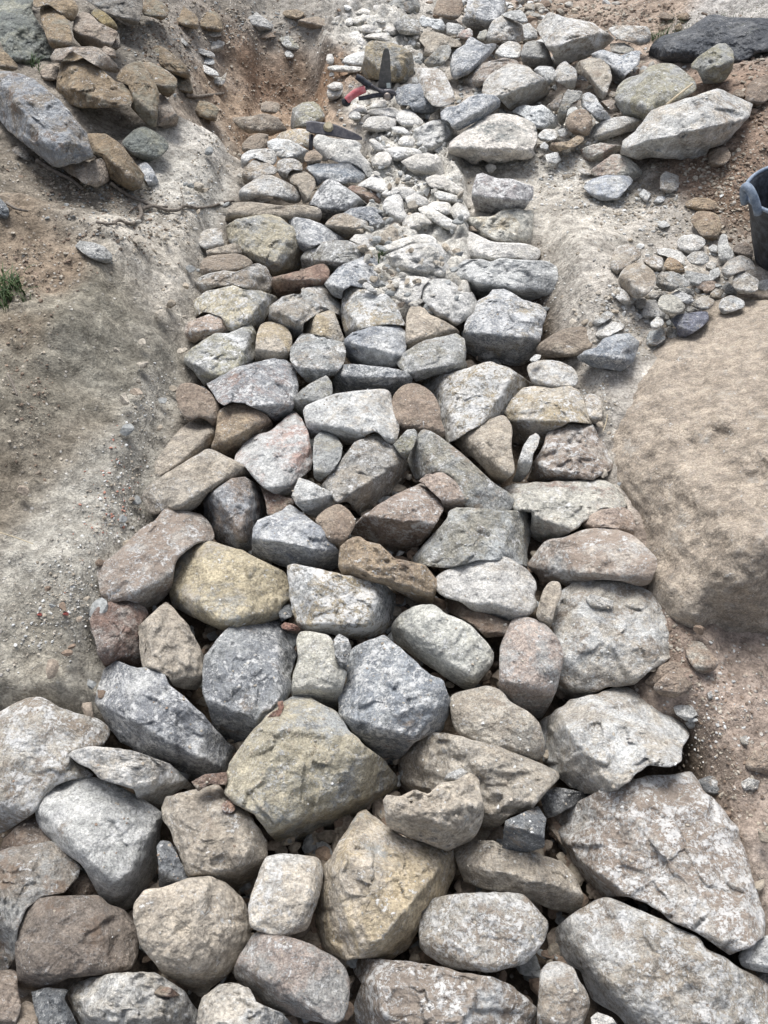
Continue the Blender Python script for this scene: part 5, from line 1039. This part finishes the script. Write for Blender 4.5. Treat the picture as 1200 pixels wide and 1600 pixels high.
V2, F2 = tube([pt(*L4(656, 385), tk_+.02), pt(*L4(652, 440), tk_+.015), pt(*L4(650, 500), tk_+.02)], [.009, .009, .008], 8)  # thin dark bar along the vertical line under the head's left end
mesh_obj('handle_stub', V, F, M_HANDLE, hp, smooth=False, parent=pk)
tag(mesh_obj('dark_bar', V2, F2, M_STEEL, V2.mean(0)), 'thin dark bar standing in the crack below the left end of the pickaxe head', 'bar')
# black rubber bucket cut by the right edge
bk_base = at(1225, 385, .02); D = np.linalg.norm(bk_base-CAM)
bucket = empty('bucket', bk_base, 'worn black rubber bucket with a grey-blue loop handle at the right edge', 'bucket')
hgt = .235; R1 = .155; R0 = .100
cz = bk_base[2]-.02; d_ = rays(1172, 294); tl = CAM + d_*((CAM[2]-(cz+hgt))/-d_[2])
bx, by = tl[0] + R1, tl[1]
def proj(p):
    q_ = np.asarray(p)-CAM; dz = q_[1]*cp - q_[2]*sp; return (600+FPX*q_[0]/dz, 800-FPX*(q_[1]*sp+q_[2]*cp)/dz)
print('bucket', proj((bx-R1, by, cz+hgt)), proj((bx-R0, by, cz)), proj((bx, by-R1, cz+hgt)), 'ground', relief(np.array([bx-R0]), np.array([by])), cz)
def lathe(prof, c, seg=56):
    V, F = [], []
    for (r, zz) in prof:
        for k in range(seg):
            a = 2*math.pi*k/seg; V.append((c[0]+r*math.cos(a), c[1]+r*math.sin(a), c[2]+zz))
    for i_ in range(len(prof)-1):
        for k in range(seg): F.append((i_*seg+k, i_*seg+(k+1) % seg, (i_+1)*seg+(k+1) % seg, (i_+1)*seg+k))
    F.append(tuple(range(seg))[::-1]); return np.array(V), F
M_BUCK = plain('scuffed black rubber', (.012,.014,.019), (.06,.07,.085), 38, .55, bump=.002)
M_BUCKR = plain('dusty grey-blue rubber rim', (.12,.16,.22), (.28,.33,.40), 45, .75, bump=.002)
V, F = lathe([(R0*.97, 0), (R0, .01), (R0+.018, .08), (R0+.034, .16), (R1-.004, hgt-.012), (R1, hgt), (R1-.004, hgt), (R1-.010, hgt-.01), (R0+.028, .16), (R0-.005, .012), (.001, .010)], (bx, by, cz))
mesh_obj('body', V, F, M_BUCK, (bx, by, cz), parent=bucket)
th = np.linspace(0, 2*math.pi, 57)[:-1]
V, F = tube([(bx+(R1+.001)*math.cos(a), by+(R1+.001)*math.sin(a), cz+hgt+.001) for a in th], .006, 8, closed=True)
mesh_obj('rim', V, F, M_BUCKR, (bx, by, cz+hgt), parent=bucket)
for sgn in (-1, 1):
    a0 = math.pi + (0 if sgn < 0 else math.pi) + .25
    hc = np.array([bx+math.cos(a0)*(R1+.004), by+math.sin(a0)*(R1+.004), cz+hgt-.01]); tg = np.array([-math.sin(a0), math.cos(a0), 0])
    out = np.array([math.cos(a0), math.sin(a0), 0])
    path = [hc + tg*(.036*math.cos(p)) + np.array([0, 0, .070*math.sin(p)]) + out*(.022*math.sin(p)) for p in np.linspace(-.05, math.pi+.05, 20)]
    V, F = tube(path, .0125, 10); mesh_obj('handle', V, F, M_BUCKR, hc, parent=bucket)
for ch_ in bucket.children:                      # the bucket leans: its foot swings to the right
    ph = math.radians(11); cc_, ss_ = math.cos(ph), math.sin(ph); pl_ = np.array(ch_.location)+np.array(bucket.location)
    co = np.empty(len(ch_.data.vertices)*3, np.float32); ch_.data.vertices.foreach_get('co', co); co = co.reshape(-1, 3).astype(float)+pl_
    dx, dz = co[:, 0]-bx, co[:, 2]-(cz+hgt); co[:, 0] = bx+dx*cc_-dz*ss_; co[:, 2] = cz+hgt+dx*ss_+dz*cc_
    ch_.data.vertices.foreach_set('co', (co-pl_).astype(np.float32).ravel()); ch_.data.update()
# a few red leaf bits
M_REDLEAF = plain('dry red leaf', (.20,.045,.04), (.32,.10,.07), 80, .6)
for (a1, b1, s, lb) in [(103,960,.006,'tiny dark red dry leaf on the lower left ledge'), (62,961,.005,'small red-brown crumb left of the dry red leaf')]:
    P0 = at(a1, b1, .004, relief); k = 7
    ol = [P0 + np.array([math.cos(i*.9)*s*(1+.3*(i % 2)), math.sin(i*.9)*s*.7, .002*(i % 3)]) for i in range(k)]
    V, F = prism(ol, (0, .2, 1), .0015); tag(mesh_obj('dry_leaf', V, F, M_REDLEAF, P0, smooth=False), lb, 'leaf')
